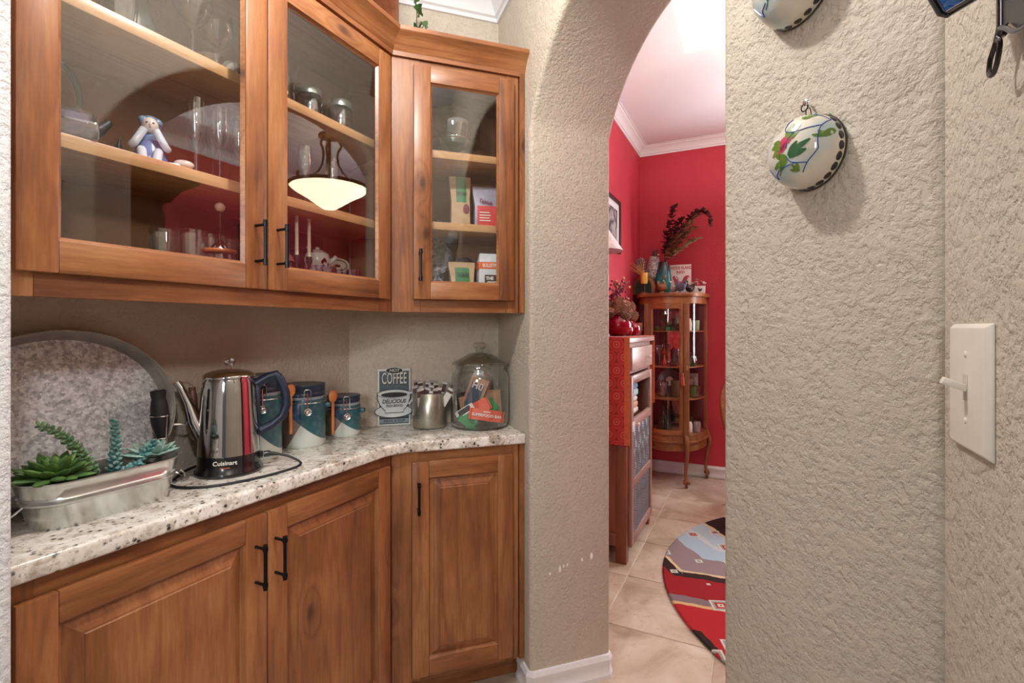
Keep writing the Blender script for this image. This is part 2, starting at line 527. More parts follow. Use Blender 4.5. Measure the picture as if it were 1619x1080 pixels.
# white crown at ceiling of the niche
e1 = DP(.459, .333); e2 = DP(.459, -.2); e0 = DP(-.333 * TAN, .333)
moulding('trim_1', [e2[:2], e1[:2], e0[:2], (-1.394, .322)], CROWN, HC, M['trim'], 'white crown moulding above the cabinets', scale=1.22)
moulding('trim_2', [(.2, RY0), (RX1, RY0), (RX1, RY1), (RX0, RY1), (RX0, 2.25)], CROWN, DC, M['trim'], 'white crown moulding around the red dining room')
moulding('baseboard_dining', [(RX1, RY0), (RX1, RY1), (RX0, RY1), (RX0, 2.3)], BASE, 0, M['trim'], 'white baseboard along the red walls', scale=1.2)
j = DP(.778, -.035); k = DP(.459, -.035); l = DP(.459, .07); j2 = DP(.779, .4)
def ch(a, b, d):
    v = (Vector(b[:2]) - Vector(a[:2])).normalized()
    return tuple(Vector(a[:2]) + v * d)
moulding('baseboard_jamb', [l[:2], ch(k, l, .012), ch(k, j, .012), ch(j, k, .012), ch(j, j2, .012), j2[:2]][::-1], BASE, 0, M['trim'], 'white baseboard wrapped round the arch jamb')
# three paint chips bared on the jamb
chip = plain('bare_plaster', S(236, 230, 220), .8)
for (tt, zz, ww, hh) in [(.535, .415, .004, .007), (.574, .427, .005, .012), (.588, .435, .004, .006), (.603, .437, .004, .006), (.662, .447, .004, .007), (.70, .455, .006, .013)]:
    mb = MB(); mb.ell((0, 0, 0), (ww, .0012, hh), 8, 6)
    o = obj('paint_chip', mb, chip, bpy.data.objects['wall_arch'], loc=DP(tt, -.0358, zz), rot=(0, 0, ROT_D))

# ------------------------------------------------------------------ cabinets (local x along the front, y into depth, z up)
FR = .025                                # face frame plane
WX, WZ = M['wood_x'], M['wood_z']
def handle(parent, x, y, zc):
    mb = MB(); h = .051
    mb.tube([(x, y - .034, zc - h), (x, y - .034, zc + h)], .0042, 10)
    for sgn in (-1, 1):
        mb.tube([(x, y, zc + sgn * .042), (x, y - .036, zc + sgn * .042)], .0036, 8)
        mb.tube([(x, y - .034, zc + sgn * .038), (x, y - .034, zc + sgn * .046)], .0062, 10)
        mb.tube([(x, y - .034, zc + sgn * .047), (x, y - .034, zc + sgn * .053)], .0052, 10)
    return obj('handle', mb, M['iron'], parent, ang=30)

def glass_door(cab, x0, x1, z0, z1, hx, hz, sw=.056):
    y0, y1 = .003, .0235
    mb = MB(); mb.box(x0, x0 + sw, y0, y1, z0, z1); mb.box(x1 - sw, x1, y0, y1, z0, z1)
    d = obj('door', mb, WZ, cab, bevel=.0025)
    for (a, b) in ((z0, z0 + sw), (z1 - sw, z1)):
        obj('rail', MB().box(x0 + sw, x1 - sw, y0 + .0006, y1, a, b), WX, d, bevel=.0018)
    xa, xb, za, zb = x0 + sw, x1 - sw, z0 + sw, z1 - sw
    q = .007; mb = MB()
    for (yy, w_) in ((y0 + .004, q),):
        o_ = [(xa, za), (xb, za), (xb, zb), (xa, zb)]; i_ = [(xa + w_, za + w_), (xb - w_, za + w_), (xb - w_, zb - w_), (xa + w_, zb - w_)]
        vs = [(p[0], yy, p[1]) for p in o_] + [(p[0], yy + .008, p[1]) for p in i_]
        mb.add(vs, [(n_, (n_ + 1) % 4, 4 + (n_ + 1) % 4, 4 + n_) for n_ in range(4)])
    obj('bead', mb, WX, d, smooth=False)
    obj('pane', MB().box(xa, xb, .0135, .0165, za, zb), M['pane'], d, smooth=False)
    handle(d, hx, y0, hz)
    return d

def panel_door(cab, x0, x1, z0, z1, hx, hz, sw=.056):
    y0, y1 = .003, .0235
    mb = MB(); mb.box(x0, x0 + sw, y0, y1, z0, z1); mb.box(x1 - sw, x1, y0, y1, z0, z1)
    d = obj('door', mb, WZ, cab, bevel=.003)
    for (a, b) in ((z0, z0 + sw), (z1 - sw, z1)):
        obj('rail', MB().box(x0 + sw, x1 - sw, y0 + .0006, y1, a, b), WX, d, bevel=.002)
    xa, xb, za, zb = x0 + sw, x1 - sw, z0 + sw, z1 - sw
    e = .036
    mb = MB()
    rings = []
    for (ins, yy) in ((0, y0 + .004), (.005, y0 + .0125), (.007, y0 + .0135), (e - .004, y0 + .0035), (e, y0 + .003), (e + .002, y0 + .001)):
        rings.append([(xa + ins, yy, za + ins), (xb - ins, yy, za + ins), (xb - ins, yy, zb - ins), (xa + ins, yy, zb - ins)])
    vs = [p for r_ in rings for p in r_]; fs = []
    for n_ in range(len(rings) - 1):
        for k_ in range(4):
            fs.append((n_ * 4 + k_, n_ * 4 + (k_ + 1) % 4, n_ * 4 + 4 + (k_ + 1) % 4, n_ * 4 + 4 + k_))
    m_ = (len(rings) - 1) * 4; fs.append((m_, m_ + 1, m_ + 2, m_ + 3))
    mb.add(vs, fs)
    obj('raised_panel', mb, WZ, d, smooth=False)
    handle(d, hx, y0, hz)
    return d

def frame_pieces(cab, name, boxes):
    for (ax, bx) in boxes:
        obj(name, MB().box(*bx), WX if ax == 'x' else WZ, cab, bevel=.001, seg=1)

UZ0, UZ1 = 1.3425, 2.204
MAIN = (BX, 0, 0); DIAG = (BX, BY, 0)
mend = lambda d: BY + TAN * d
dsta = lambda d: -TAN * d
CAB_CROWN = [(.0, -.012), (.010, -.012), (.012, .002), (.016, .006), (.020, .016), (.024, .020), (.027, .024), (.030, .030), (.040, .040), (.050, .046), (.056, .052), (.058, .060), (.058, .064), (0, .064)]

def crown_piece(cab, main):
    rings = []
    for e in (0, 1):
        r_ = []
        for (o_, h) in CAB_CROWN:
            d = FR - o_
            x = (.322 if e == 0 else mend(d)) if main else (dsta(d) if e == 0 else .4585)
            r_.append((x, d, UZ1 + h))
        rings.append(r_)
    obj('crown_moulding', MB().loft(rings), WX, cab, ang=25)

# --- upper cabinet, long run
uc = thing('wall_cabinet', 'long wooden wall cabinet with two glass doors over the granite counter', 'cabinet', MAIN, ROT_M)
c = uc
xe = mend(FR)
L0 = .324
frame_pieces(c, 'face_frame', [('z', (L0, .40, FR, FR + .02, UZ0, UZ1)), ('z', (1.255, xe - .001, FR, FR + .02, UZ0, UZ1)), ('z', (.80, .86, FR, FR + .02, 1.41, 2.15)),
                               ('x', (.40, 1.255, FR + .0005, FR + .02, UZ0, 1.41)), ('x', (.40, 1.255, FR + .0005, FR + .02, 2.14, UZ1))])
mb = MB(); mb.prism([(L0, FR + .02), (mend(FR + .02), FR + .02), (mend(.33), .33), (L0, .33)], UZ0 + .02, UZ0 + .045)
obj('bottom_panel', mb, M['shelf'], c)
mb = MB(); mb.prism([(L0, FR + .02), (mend(FR + .02), FR + .02), (mend(.33), .33), (L0, .33)], UZ1 - .02, UZ1 - .002)
obj('top_panel', mb, WX, c)
obj('side_panel', MB().box(L0, L0 + .016, FR + .02, .331, UZ0, UZ1), WZ, c)
for sz in (1.645, 1.91):
    mb = MB(); mb.prism([(L0 + .017, .069), (mend(.069) - .002, .069), (mend(.328) - .002, .328), (L0 + .017, .328)], sz - .027, sz)
    obj('shelf', mb, M['shelf'], c, bevel=.002)
mb = MB(); mb.box(L0 + .017, mend(.329) - .004, .3285, .3315, UZ0 + .046, UZ1 - .021); obj('back_panel', mb, M['cab_back'], c)
glass_door(c, .370, .8285, 1.383, 2.172, .797, 1.49)
glass_door(c, .8315, 1.286, 1.383, 2.172, .857, 1.49)
crown_piece(c, True)

# --- upper corner cabinet
cc = thing('wall_cabinet', 'narrow angled wall cabinet with one glass door beside the arch', 'cabinet', DIAG, ROT_D)
c = cc
xs = dsta(FR)
TE = .4575
frame_pieces(c, 'face_frame', [('z', (xs + .001, .085, FR, FR + .02, UZ0, UZ1)), ('z', (.39, .437, FR, FR + .02, UZ0, UZ1)), ('x', (.085, .39, FR + .0005, FR + .02, UZ0, 1.41)), ('x', (.085, .39, FR + .0005, FR + .02, 2.14, UZ1)),
                               ('z', (.439, TE, FR - .012, FR + .02, UZ0, UZ1))])
mb = MB(); mb.prism([(dsta(FR + .02), FR + .02), (TE, FR + .02), (TE, .33), (dsta(.33), .33)], UZ0 + .02, UZ0 + .045)
obj('bottom_panel', mb, M['shelf'], c)
mb = MB(); mb.prism([(dsta(FR + .02), FR + .02), (TE, FR + .02), (TE, .33), (dsta(.33), .33)], UZ1 - .02, UZ1 - .002)
obj('top_panel', mb, WX, c)
obj('side_panel', MB().box(TE - .014, TE, FR + .02, .331, UZ0 + .046, UZ1 - .021), WZ, c)
for sz in (1.66, 1.91):
    mb = MB(); mb.prism([(dsta(.06) + .002, .06), (TE - .015, .06), (TE - .015, .328), (dsta(.328) + .002, .328)], sz - .027, sz)
    obj('shelf', mb, M['shelf'], c, bevel=.002)
obj('back_panel', MB().box(dsta(.329) + .004, TE - .015, .3285, .3315, UZ0 + .046, UZ1 - .021), M['cab_back'], c)
glass_door(c, .061, .414, 1.386, 2.17, .079, 1.496)
crown_piece(c, False)

# --- base cabinets
bc = thing('base_cabinet', 'long wooden base cabinet with two raised-panel doors under the counter', 'cabinet', MAIN, ROT_M)
c = bc
frame_pieces(c, 'face_frame', [('z', (L0, .40, FR, FR + .02, .10, .8755)), ('z', (1.255, xe - .001, FR, FR + .02, .10, .8755)), ('z', (.80, .86, FR, FR + .02, .15, .81)),
                               ('x', (.40, 1.255, FR + .0005, FR + .02, .10, .15)), ('x', (.40, 1.255, FR + .0005, FR + .02, .81, .8755))])
mb = MB(); mb.prism([(L0, .095), (mend(.095), .095), (mend(.33), .33), (L0, .33)], 0.001, .10); obj('toe_kick', mb, WX, c)
mb = MB(); mb.prism([(L0, FR + .021), (mend(FR + .021) - .001, FR + .021), (mend(.33) - .001, .33), (L0, .33)], .101, .8755); obj('body', mb, WZ, c)
panel_door(c, .370, .8285, .118, .842, .797, .73)
panel_door(c, .8315, 1.284, .118, .842, .851, .73)

bc2 = thing('base_cabinet', 'narrow angled base cabinet with one raised-panel door beside the arch', 'cabinet', DIAG, ROT_D)
c = bc2
frame_pieces(c, 'face_frame', [('z', (xs + .001, .085, FR, FR + .02, .10, .8755)), ('z', (.39, .437, FR, FR + .02, .10, .8755)), ('x', (.085, .39, FR + .0005, FR + .02, .10, .15)), ('x', (.085, .39, FR + .0005, FR + .02, .81, .8755)),
                               ('z', (.439, TE, FR - .008, FR + .02, .10, .8755))])
mb = MB(); mb.prism([(dsta(.095), .095), (TE, .095), (TE, .33), (dsta(.33), .33)], 0.001, .10); obj('toe_kick', mb, WX, c)
mb = MB(); mb.prism([(dsta(FR + .021) + .001, FR + .021), (TE, FR + .021), (TE, .33), (dsta(.33) + .001, .33)], .101, .8755); obj('body', mb, WZ, c)
panel_door(c, .056, .410, .122, .842, .074, .73)

# --- granite worktop
CT = .911
pts = [(-BX * -1 - 0, .324)]
pts = [(BX, .324)]
for i in range(7):                       # softly rounded inner bend
    s_ = i / 6; a_ = (1 - s_) ** 2; b_ = 2 * s_ * (1 - s_); c2_ = s_ * s_
    p0 = (BX, BY - .05); p1 = (BX, BY); p2 = DP(.05, 0)
    pts.append((p0[0] * a_ + p1[0] * b_ + p2[0] * c2_, p0[1] * a_ + p1[1] * b_ + p2[1] * c2_))
pts += [DP(.4575, 0)[:2], DP(.4575, .332)[:2], DP(-.332 * TAN, .332)[:2], (-1.393, .324)]
mb = MB(); mb.prism(pts, .876, CT)
o = obj('countertop', mb, M['granite'], bevel=.007, seg=4, ang=60)
tag(o, 'speckled white granite worktop bending round the corner', 'countertop')
# ------------------------------------------------------------------ things on the worktop
random.seed(4)
# --- big oval galvanized tray leaning on the wall
LEAN = R(8)
ty = thing('serving_tray', 'large oval galvanized tray leaning against the wall behind the succulents', 'tray')
m3 = Matrix(((0, 0, 1), (1, 0, 0), (0, 1, 0)))            # local x = along wall, y = up, z = out of the wall
m3 = m3 @ Matrix.Rotation(-LEAN, 3, 'X')
mm = m3.to_4x4(); mm.translation = (-1.345, .553, .912 + .187); ty.matrix_world = mm
def oval(a, b, z, n=64): return [(a * math.cos(2 * PI * i / n), b * math.sin(2 * PI * i / n), z) for i in range(n)]
mb = MB(); mb.loft([oval(.2, .169, -.022), oval(.2, .169, -.018), oval(.0001, .0001, -.018)], False)
obj('tray_floor', mb, M['galv'], ty)
mb = MB(); mb.loft([oval(.198, .167, -.022), oval(.207, .177, .0), oval(.214, .184, .012), oval(.2165, .1865, .012), oval(.210, .180, -.002), oval(.2005, .1695, -.0175)], False)
obj('rim', mb, M['galv_rim'], ty, ang=60)
mb = MB(); mb.tube(oval(.2155, .1855, .013), .0028, 8, closed=True)
obj('rolled_edge', mb, M['galv_rim'], ty)
hp = [(.205, .045, .006), (.235, .047, .012), (.250, .045, .018), (.256, .035, .022), (.256, -.045, .022), (.250, -.055, .018), (.235, -.06, .012), (.205, -.055, .006)]
hd = obj('handle', MB().tube(hp, .0028, 8), M['chrome_wire'], ty)
gripwood = wood('reddish_grip_wood', S(84, 52, 44), S(128, 88, 76), S(150, 108, 94), 'z', knots=0)
mb = MB(); mb.M = Matrix.Translation((.256, -.005, .022)) @ Matrix.Rotation(-PI / 2, 4, 'X')
mb.lathe([(0, -.038), (.008, -.038), (.0085, -.03), (.0075, -.029), (.0098, -.015), (.0102, 0), (.0098, .015), (.0078, .029), (.0085, .030), (.008, .038), (0, .038)], 16)
obj('grip', mb, gripwood, hd)

# --- zinc trough with succulents
tr = thing('planter_trough', 'long galvanized trough planter holding succulents at the counter front', 'planter', (-1.222, .563, CT), ROT_M)
def stad(hl, hw, z, n=12):               # stadium outline, half length along x
    p = []
    for i in range(n + 1):
        a = -PI / 2 + PI * i / n; p.append((hl - hw + hw * math.cos(a), hw * math.sin(a), z))
    for i in range(n + 1):
        a = PI / 2 + PI * i / n; p.append((-(hl - hw) + hw * math.cos(a), hw * math.sin(a), z))
    return p
mb = MB()
ringz = [(.118, .052, .0), (.119, .053, .002), (.130, .0585, .045), (.1310, .0590, .0455), (.1345, .0625, .0485), (.1345, .0625, .051), (.1315, .0592, .0535), (.1335, .0612, .0555), (.1360, .0637, .0585), (.1335, .0608, .062), (.141, .065, .087), (.143, .067, .0885), (.143, .067, .0905), (.1405, .0645, .0905), (.131, .058, .055), (.124, .055, .02)]
mb.loft([stad(*r_) for r_ in ringz], True)
obj('body', mb, M['zinc'], tr, ang=50)
soil = plain('dark_moss_filler', S(40, 44, 34), .95, bump=.006, var=.4, vs=90)
mb = MB(); mb.loft([stad(.134, .060, .066), stad(.05, .012, .074)], True); obj('filler', mb, soil, tr)
for sx in (-1, 1):
    mb = MB(); mb.tube([(sx * (.138 + .022 * math.sin(a)), .026 * math.cos(a), .068 - .020 + .02 * math.cos(2 * a) * .2 - .016 * math.sin(a)) for a in [PI * i / 12 for i in range(13)]], .0019, 8)
    obj('handle', mb, M['chrome_wire'], tr)
def TP(x, y, z): return (-1.222 - y, .563 + x, CT + z)

def leafmat(name, a, b):
    t = NT(name); v = t.coord(rnd=3); n = t.noise(v, 30, 3)
    t.base(t.ramp(n, [(.35, a), (.65, b)])); t.set(Roughness=.5, Subsurface_Weight=.05)
    return t.m
g1 = leafmat('green_succulent', S(50, 84, 38), S(92, 128, 62)); g2 = leafmat('sage_succulent', S(88, 124, 92), S(134, 164, 120))
g3 = leafmat('teal_succulent', S(86, 136, 136), S(142, 182, 176)); g4 = leafmat('blue_teal_succulent', S(70, 130, 134), S(120, 168, 166)); g5 = leafmat('pale_teal_succulent', S(116, 160, 152), S(176, 204, 192))

def rosette(name, label, pos, mat, R0, rings, lw, lt, lift0, lift1):
    o = thing(name, label, 'succulent', pos, random.random())
    k = 0
    for (n, rr, el, ln) in rings:
        for i in range(n):
            a = 2 * PI * (i + .5 * (k % 2)) / n + random.uniform(-.12, .12)
            e = el + random.uniform(-.08, .08)
            d = (math.cos(a) * math.cos(e), math.sin(a) * math.cos(e), math.sin(e))
            mb = MB(); mb.leaf((d[0] * .006, d[1] * .006, .004 + .002 * k), d, ln * random.uniform(.9, 1.08), lw * (ln / rings[0][3]) ** .5, lt, prof=((0, .45), (.25, .8), (.55, 1), (.8, .72), (1, .04)), seg=8)
            obj('leaf', mb, mat, o)
        k += 1
    return o
rosette('rosette_succulent', 'broad dark green rosette succulent in the trough near the pale wall', TP(-.083, .0, .082), g1, .07,
        [(13, 0, R(8), .066), (12, 0, R(28), .062), (10, 0, R(48), .054), (7, 0, R(68), .042), (3, 0, R(84), .03)], .0125, .006, 0, 0)
rosette('rosette_succulent', 'pale teal pointed rosette succulent at the percolator end of the trough', TP(.095, .004, .084), g5, .07,
        [(9, 0, R(14), .052), (8, 0, R(36), .046), (6, 0, R(60), .036)], .011, .0045, 0, 0)

def donkey(label, base, pts, mat, r0, n, lw):
    o = thing('donkey_tail_succulent', label, 'succulent', base)
    P = [Vector(p) for p in pts]
    def at(t):
        q = t * (len(P) - 1); i = min(int(q), len(P) - 2); f = q - i
        return P[i].lerp(P[i + 1], f), (P[i + 1] - P[i]).normalized()
    obj('stem', MB().tube([p for p in P], .0028, 6), mat, o)
    for k in range(n):
        t = k / (n - 1); p, d = at(t * .99)
        a = k * 2.4; u = d.cross(Vector((1, .3, .2))).normalized(); w_ = d.cross(u).normalized()
        out = (u * math.cos(a) + w_ * math.sin(a)) * .9 + d * .55
        sc = (1 - .45 * t)
        mb = MB(); mb.leaf(p, out, r0 * sc, lw * sc, lw * .75 * sc, prof=((0, .4), (.3, .95), (.7, 1), (1, .15)))
        obj('leaf', mb, mat, o)
    return o
donkey('tall sage green trailing succulent stem leaning toward the pale wall', TP(-.012, .01, .07), [(0, 0, 0), (-.0, -.016, .04), (.0, -.036, .075), (.002, -.062, .105), (.004, -.092, .124)], g2, .019, 64, .0062)
donkey('upright teal trailing succulent stem in the middle of the trough', TP(.022, .01, .07), [(0, 0, 0), (0, .004, .04), (0, .004, .08), (.002, .0, .112)], g3, .018, 52, .0062)
donkey('short blue-teal trailing succulent beside the pale rosette', TP(.05, -.01, .07), [(0, 0, 0), (0, .014, .022), (.004, .03, .04), (.008, .04, .056)], g4, .018, 34, .0062)
donkey('low blue-green succulent sprig hanging over the trough rim', TP(.022, -.03, .074), [(0, 0, 0), (0, .014, .008), (.0, .032, .014)], g4, .016, 20, .006)

# --- milk frother in its wire stand
fr = thing('milk_frother', 'black handheld milk frother standing in a wire holder', 'frother', (-1.298, .7195, CT), R(50))
mb = MB(); mb.M = Matrix.Translation((0, 0, .10)) @ Matrix.Rotation(R(-4), 4, 'Y')
mb.lathe([(0, 0), (.006, .001), (.011, .016), (.0175, .040), (.0195, .062), (.0185, .088), (.0165, .100), (.0145, .108), (.0165, .118), (.0165, .126), (.012, .129), (0, .130)], 20)
obj('handle', mb, M['matte_black'], fr)
obj('cap', MB().lathe([(0, .2285), (.011, .2285), (.0125, .2265), (.0125, .2245)], 20, (-.009, 0, .0012)), M['chrome_wire'], fr)
mb = MB()
for zz, rr in ((.166, .0215), (.112, .0165)):
    mb.tube([(rr * math.cos(a) - .004, rr * math.sin(a), zz) for a in [2 * PI * i / 20 for i in range(20)]], .0013, 6, closed=True)
for a in (R(200), R(320), R(80)):
    mb.tube([(.0215 * math.cos(a) - .004, .0215 * math.sin(a), .170), (.0165 * math.cos(a) - .003, .0165 * math.sin(a), .112), (.03 * math.cos(a), .03 * math.sin(a), .004)], .0013, 6)
mb.tube([(.03 * math.cos(a), .03 * math.sin(a), .002) for a in [2 * PI * i / 20 for i in range(20)]], .0014, 6, closed=True)
obj('wire_stand', mb, M['chrome_wire'], fr)
obj('whisk', MB().tube([(0, 0, .10), (0, 0, .03)], .0014, 6), M['chrome_wire'], fr)

# --- percolator
pc = thing('coffee_percolator', 'polished steel electric coffee percolator with black base and navy handle', 'percolator', (-1.2545, .862, CT), R(48))
navy = plain('navy_handle_plastic', S(24, 34, 54), .4, var=.05)
mb = MB(); mb.lathe([(0, 0), (.079, 0), (.081, .004), (.080, .010), (.0745, .018), (.0735, .030), (.0735, .052), (0, .052)], 40)
obj('base', mb, M['black'], pc, ang=50)
mb = MB(); mb.lathe([(.0732, .052), (.0725, .07), (.069, .14), (.065, .21), (.0632, .235), (.0615, .243), (.0605, .247), (0, .247)], 48)
obj('body', mb, M['steel'], pc, ang=50)
mb = MB(); mb.lathe([(.0622, .247), (.0628, .251), (.061, .256), (.050, .263), (.030, .268), (.012, .2695), (0, .2695)], 48)
ld = obj('lid', mb, M['steel'], pc, ang=50)
mb = MB(); mb.lathe([(.008, .269), (.0085, .278), (.012, .283), (.015, .292), (.013, .298), (.006, .300), (0, .300)], 10)
obj('knob', mb, M['clear'], ld, ang=20)
mb = MB()
sp = [(-.060, 0, .10), (-.078, 0, .14), (-.092, 0, .185), (-.108, 0, .222), (-.118, 0, .240)]
mb.tube(sp, .01, 16, radii=[.034, .028, .017, .0125, .0115], flat=.72)
obj('spout', mb, M['steel'], pc, ang=60)
mb = MB()
hpts = [(.064, 0, .228), (.092, 0, .246), (.112, 0, .252), (.124, 0, .236), (.137, 0, .200), (.139, 0, .168), (.128, 0, .138), (.104, 0, .116), (.075, 0, .102)]
mb.tube(hpts, .010, 12, radii=[.012, .0105, .010, .0095, .0095, .0098, .0098, .010, .012], flat=1.15)
obj('handle', mb, navy, pc, ang=60)
obj('handle_spine', MB().box(.060, .074, -.008, .008, .09, .235), navy, pc, bevel=.003)
text('lettering', 'Cuisinart', .0148, M['white'], pc, (0, -.0742, .038), (PI / 2, 0, 0), bold=.0002)
amber = NT('amber_light'); amber.base(S(180, 90, 50)); amber.set(Roughness=.3)
obj('indicator_light', MB().box(-.011, .011, -.0744, -.073, .0245, .0268), amber.m, pc)
obj('socket', MB().box(.066, .080, -.008, .008, .028, .046), M['black'], pc, bevel=.002)

cordm = plain('black_rubber_cord', S(22, 22, 26), .5)
cd = thing('power_cord', 'black power cord looping on the counter round the percolator', 'cord')
ct2 = CT + .0035
ax, ay = math.cos(R(48)), math.sin(R(48))
p0 = (-1.2545 + ax * .082, .862 + ay * .082, CT + .037)
p1 = (-1.2545 + ax * .118, .862 + ay * .118, CT + .034)
obj('plug', MB().tube([p0, (p0[0] + ax * .012, p0[1] + ay * .012, p0[2]), ((p0[0] + p1[0]) / 2, (p0[1] + p1[1]) / 2, CT + .036), p1], .007, 10, radii=[.0085, .0085, .006, .0045]), M['black'], cd)
raw = [p1, (-1.155, .968, CT + .025), (-1.132, .985, CT + .008), (-1.118, .965, ct2), (-1.113, .92, ct2), (-1.118, .86, ct2), (-1.135, .80, ct2), (-1.165, .745, ct2), (-1.215, .715, ct2), (-1.265, .718, ct2), (-1.30, .75, ct2), (-1.345, .80, ct2), (-1.37, .86, ct2), (-1.375, .93, ct2)]
def smooth(pts, k=6, closed=False):
    P = [Vector(p) for p in pts]; out = []
    n = len(P)
    for i in range(n - 1):
        a, b, c_, d = P[max(i - 1, 0)], P[i], P[i + 1], P[min(i + 2, n - 1)]
        for j in range(k):
            t = j / k
            out.append(.5 * ((2 * b) + (c_ - a) * t + (2 * a - 5 * b + 4 * c_ - d) * t * t + (3 * b - a - 3 * c_ + d) * t ** 3))
    out.append(P[-1]); return out
obj('cable', MB().tube(smooth(raw), .0033, 8), cordm, cd)

# --- three canisters
def canmat(h, r):
    t = NT('canister_glaze'); tc = t.new('ShaderNodeTexCoord'); sp = t.new('ShaderNodeSeparateXYZ', inp={0: tc.outputs['Object']})
    x, z = sp.outputs[0], sp.outputs[2]
    n = t.noise(tc.outputs['Object'], 60, 3)
    l1 = t.math('MULTIPLY_ADD', x, -.62 * h / (2 * r) , .41 * h)        # upper diagonal
    below = t.math('LESS_THAN', z, l1)
    l2 = t.math('MULTIPLY_ADD', x, .55 * h / r, .30 * h)
    white = t.math('LESS_THAN', z, l2)
    teal = t.math('GREATER_THAN', x, .15 * r)
    up = t.mix(t.math('MULTIPLY', teal, .85), S(28, 62, 92), S(36, 92, 98))
    lo = t.mix(white, S(134, 116, 110), S(206, 212, 206))
    c = t.mix(below, up, lo)
    c = t.mix(t.ramp(n, [(.45, 0), (.75, .08)]), c, S(230, 230, 224))
    t.base(c); t.set(Roughness=.28)
    return t.m
navyglaze = plain('navy_lid_glaze', S(34, 48, 70), .35)
rubber = plain('pale_gasket', S(150, 160, 170), .4)
spoonwood = wood('orange_spoon_wood', S(150, 78, 36), S(196, 116, 62), S(216, 142, 84), 'z', knots=0)
def canister(label, loc, r, h, rot):
    o = thing('canister', label, 'canister', loc, rot, 'glazed canisters in a row')
    bh = h * .76
    mb = MB(); mb.lathe([(0, 0), (r * .93, 0), (r, .006), (r, bh - .006), (r * .97, bh), (r * .9, bh)], 40); obj('body', mb, canmat(h, r), o, ang=50)
    mb = MB(); mb.lathe([(r * .93, bh - .001), (r * .95, bh + .006), (r * .93, bh + .009)], 40); obj('gasket', mb, rubber, o)
    mb = MB(); z0 = bh + .008
    mb.lathe([(r * .93, z0), (r * .985, z0 + .003), (r * .985, z0 + .012), (r * .95, z0 + .015), (r * .98, z0 + .019), (r * .98, h - .008), (r * 1.0, h - .004), (r * .97, h), (r * .5, h - .001), (0, h - .001)], 40)
    obj('lid', mb, navyglaze, o, ang=50)
    a = R(-66); cx_, sy_ = math.cos(a), math.sin(a)
    def at(rad, off, z): return (rad * cx_ - off * sy_, rad * sy_ + off * cx_, z)
    mb = MB()
    mb.tube([at(r * 1.01, -.010, bh - .012), at(r * 1.03, -.010, z0 + .020), at(r * 1.0, -.006, z0 + .025), at(r * 1.0, .006, z0 + .025), at(r * 1.03, .010, z0 + .020), at(r * 1.01, .010, bh - .012)], .0014, 6)
    mb.tube([(r * 1.006 * math.cos(q), r * 1.006 * math.sin(q), bh - .010) for q in [2 * PI * i / 40 for i in range(40)]], .0014, 6, closed=True)
    mb.tube([at(r * 1.03, 0, z0 + .012), at(r * 1.05, 0, bh - .028)], .0042, 6, flat=.5)
    mb.M = Matrix.Translation(at(r * 1.04, 0, bh - .036)) @ Matrix.Rotation(a, 4, 'Z') @ Matrix.Rotation(PI / 2, 4, 'Y')
    mb.lathe([(0, 0), (.0115, 0), (.0125, .002), (.0115, .004), (.009, .003), (.0075, .006), (.004, .0085), (0, .009)], 18)
    obj('clamp', mb, M['chrome_wire'], o)
    mb = MB(); zr = bh - .03
    mb.box(r * .97, r + .018, -.012, .012, zr, zr + .016)
    obj('spoon_holder', mb, plain('teal_glaze', S(40, 84, 86), .3), o, bevel=.004)
    return o
canister('tallest glazed canister with navy lid half hidden behind the percolator', (-1.318, .992, CT), .067, .242, R(40))
canister('middle-sized glazed canister, blue above and white below', (-1.325, 1.166, CT), .0675, .198, R(34))
canister('smallest squat glazed canister nearest the coffee sign', (-1.325, 1.343, CT), .057, .14, R(30))
def spoon(label, loc, rot, L):
    o = thing('wooden_spoon', label, 'spoon', loc, rot, 'spoons in canister holders')
    obj('spoon_handle', MB().box(-.0045, .0045, -.003, .003, 0, L), spoonwood, o, bevel=.0015)
    mb = MB(); mb.M = Matrix.Translation((0, 0, L + .012)) @ Matrix.Diagonal((1, .45, 1.15, 1))
    mb.ell((0, 0, 0), .0175, 14, 10); obj('bowl', mb, spoonwood, o)
c40, s40 = math.cos(R(40)), math.sin(R(40)); c34, s34 = math.cos(R(34)), math.sin(R(34))
spoon('wooden spoon in the holder of the tallest canister', (-1.318 + .0915 * c40, .992 + .0915 * s40, CT + .062), R(40) + PI / 2 - .6, .118)
spoon('wooden spoon in the holder of the middle canister', (-1.325 + .092 * c34, 1.166 + .092 * s34, CT + .03), R(34) + PI / 2 - .6, .112)

# --- coffee sign
sg = thing('coffee_sign', 'grey hot coffee sign with steaming cup propped on the back wall', 'sign', DP(.029, .322, CT), ROT_D)
sd, sl, sb_, sk = plain('sign_black', S(28, 32, 36), .5), plain('sign_pale', S(214, 214, 208), .5, var=.05), plain('sign_slate', S(82, 96, 104), .5), plain('sign_white', S(204, 210, 210), .5, var=.05)
W2 = .063; HT = .226
obj('board', MB().box(-W2, W2, -.005, 0, 0, HT - .006), sl, sg, bevel=.002)
obj('field', MB().box(-W2 + .0065, W2 - .0065, -.0062, -.0048, .0065, HT - .0145), sb_, sg)
mb = MB(); mb.prism([(.034 * math.cos(a), .0135 * math.sin(a) + HT - .012) for a in [2 * PI * i / 28 for i in range(28)]], -.0076, -.001, 'xz'); obj('badge_edge', mb, sl, sg)
mb = MB(); mb.prism([(.031 * math.cos(a), .0112 * math.sin(a) + HT - .0125) for a in [2 * PI * i / 28 for i in range(28)]], -.0084, -.007, 'xz'); obj('badge', mb, sd, sg)
text('lettering', 'HOT', .0165, sl, sg, (0, -.0088, HT - .0125), shear=.15, sx=1.1, bold=.0003)
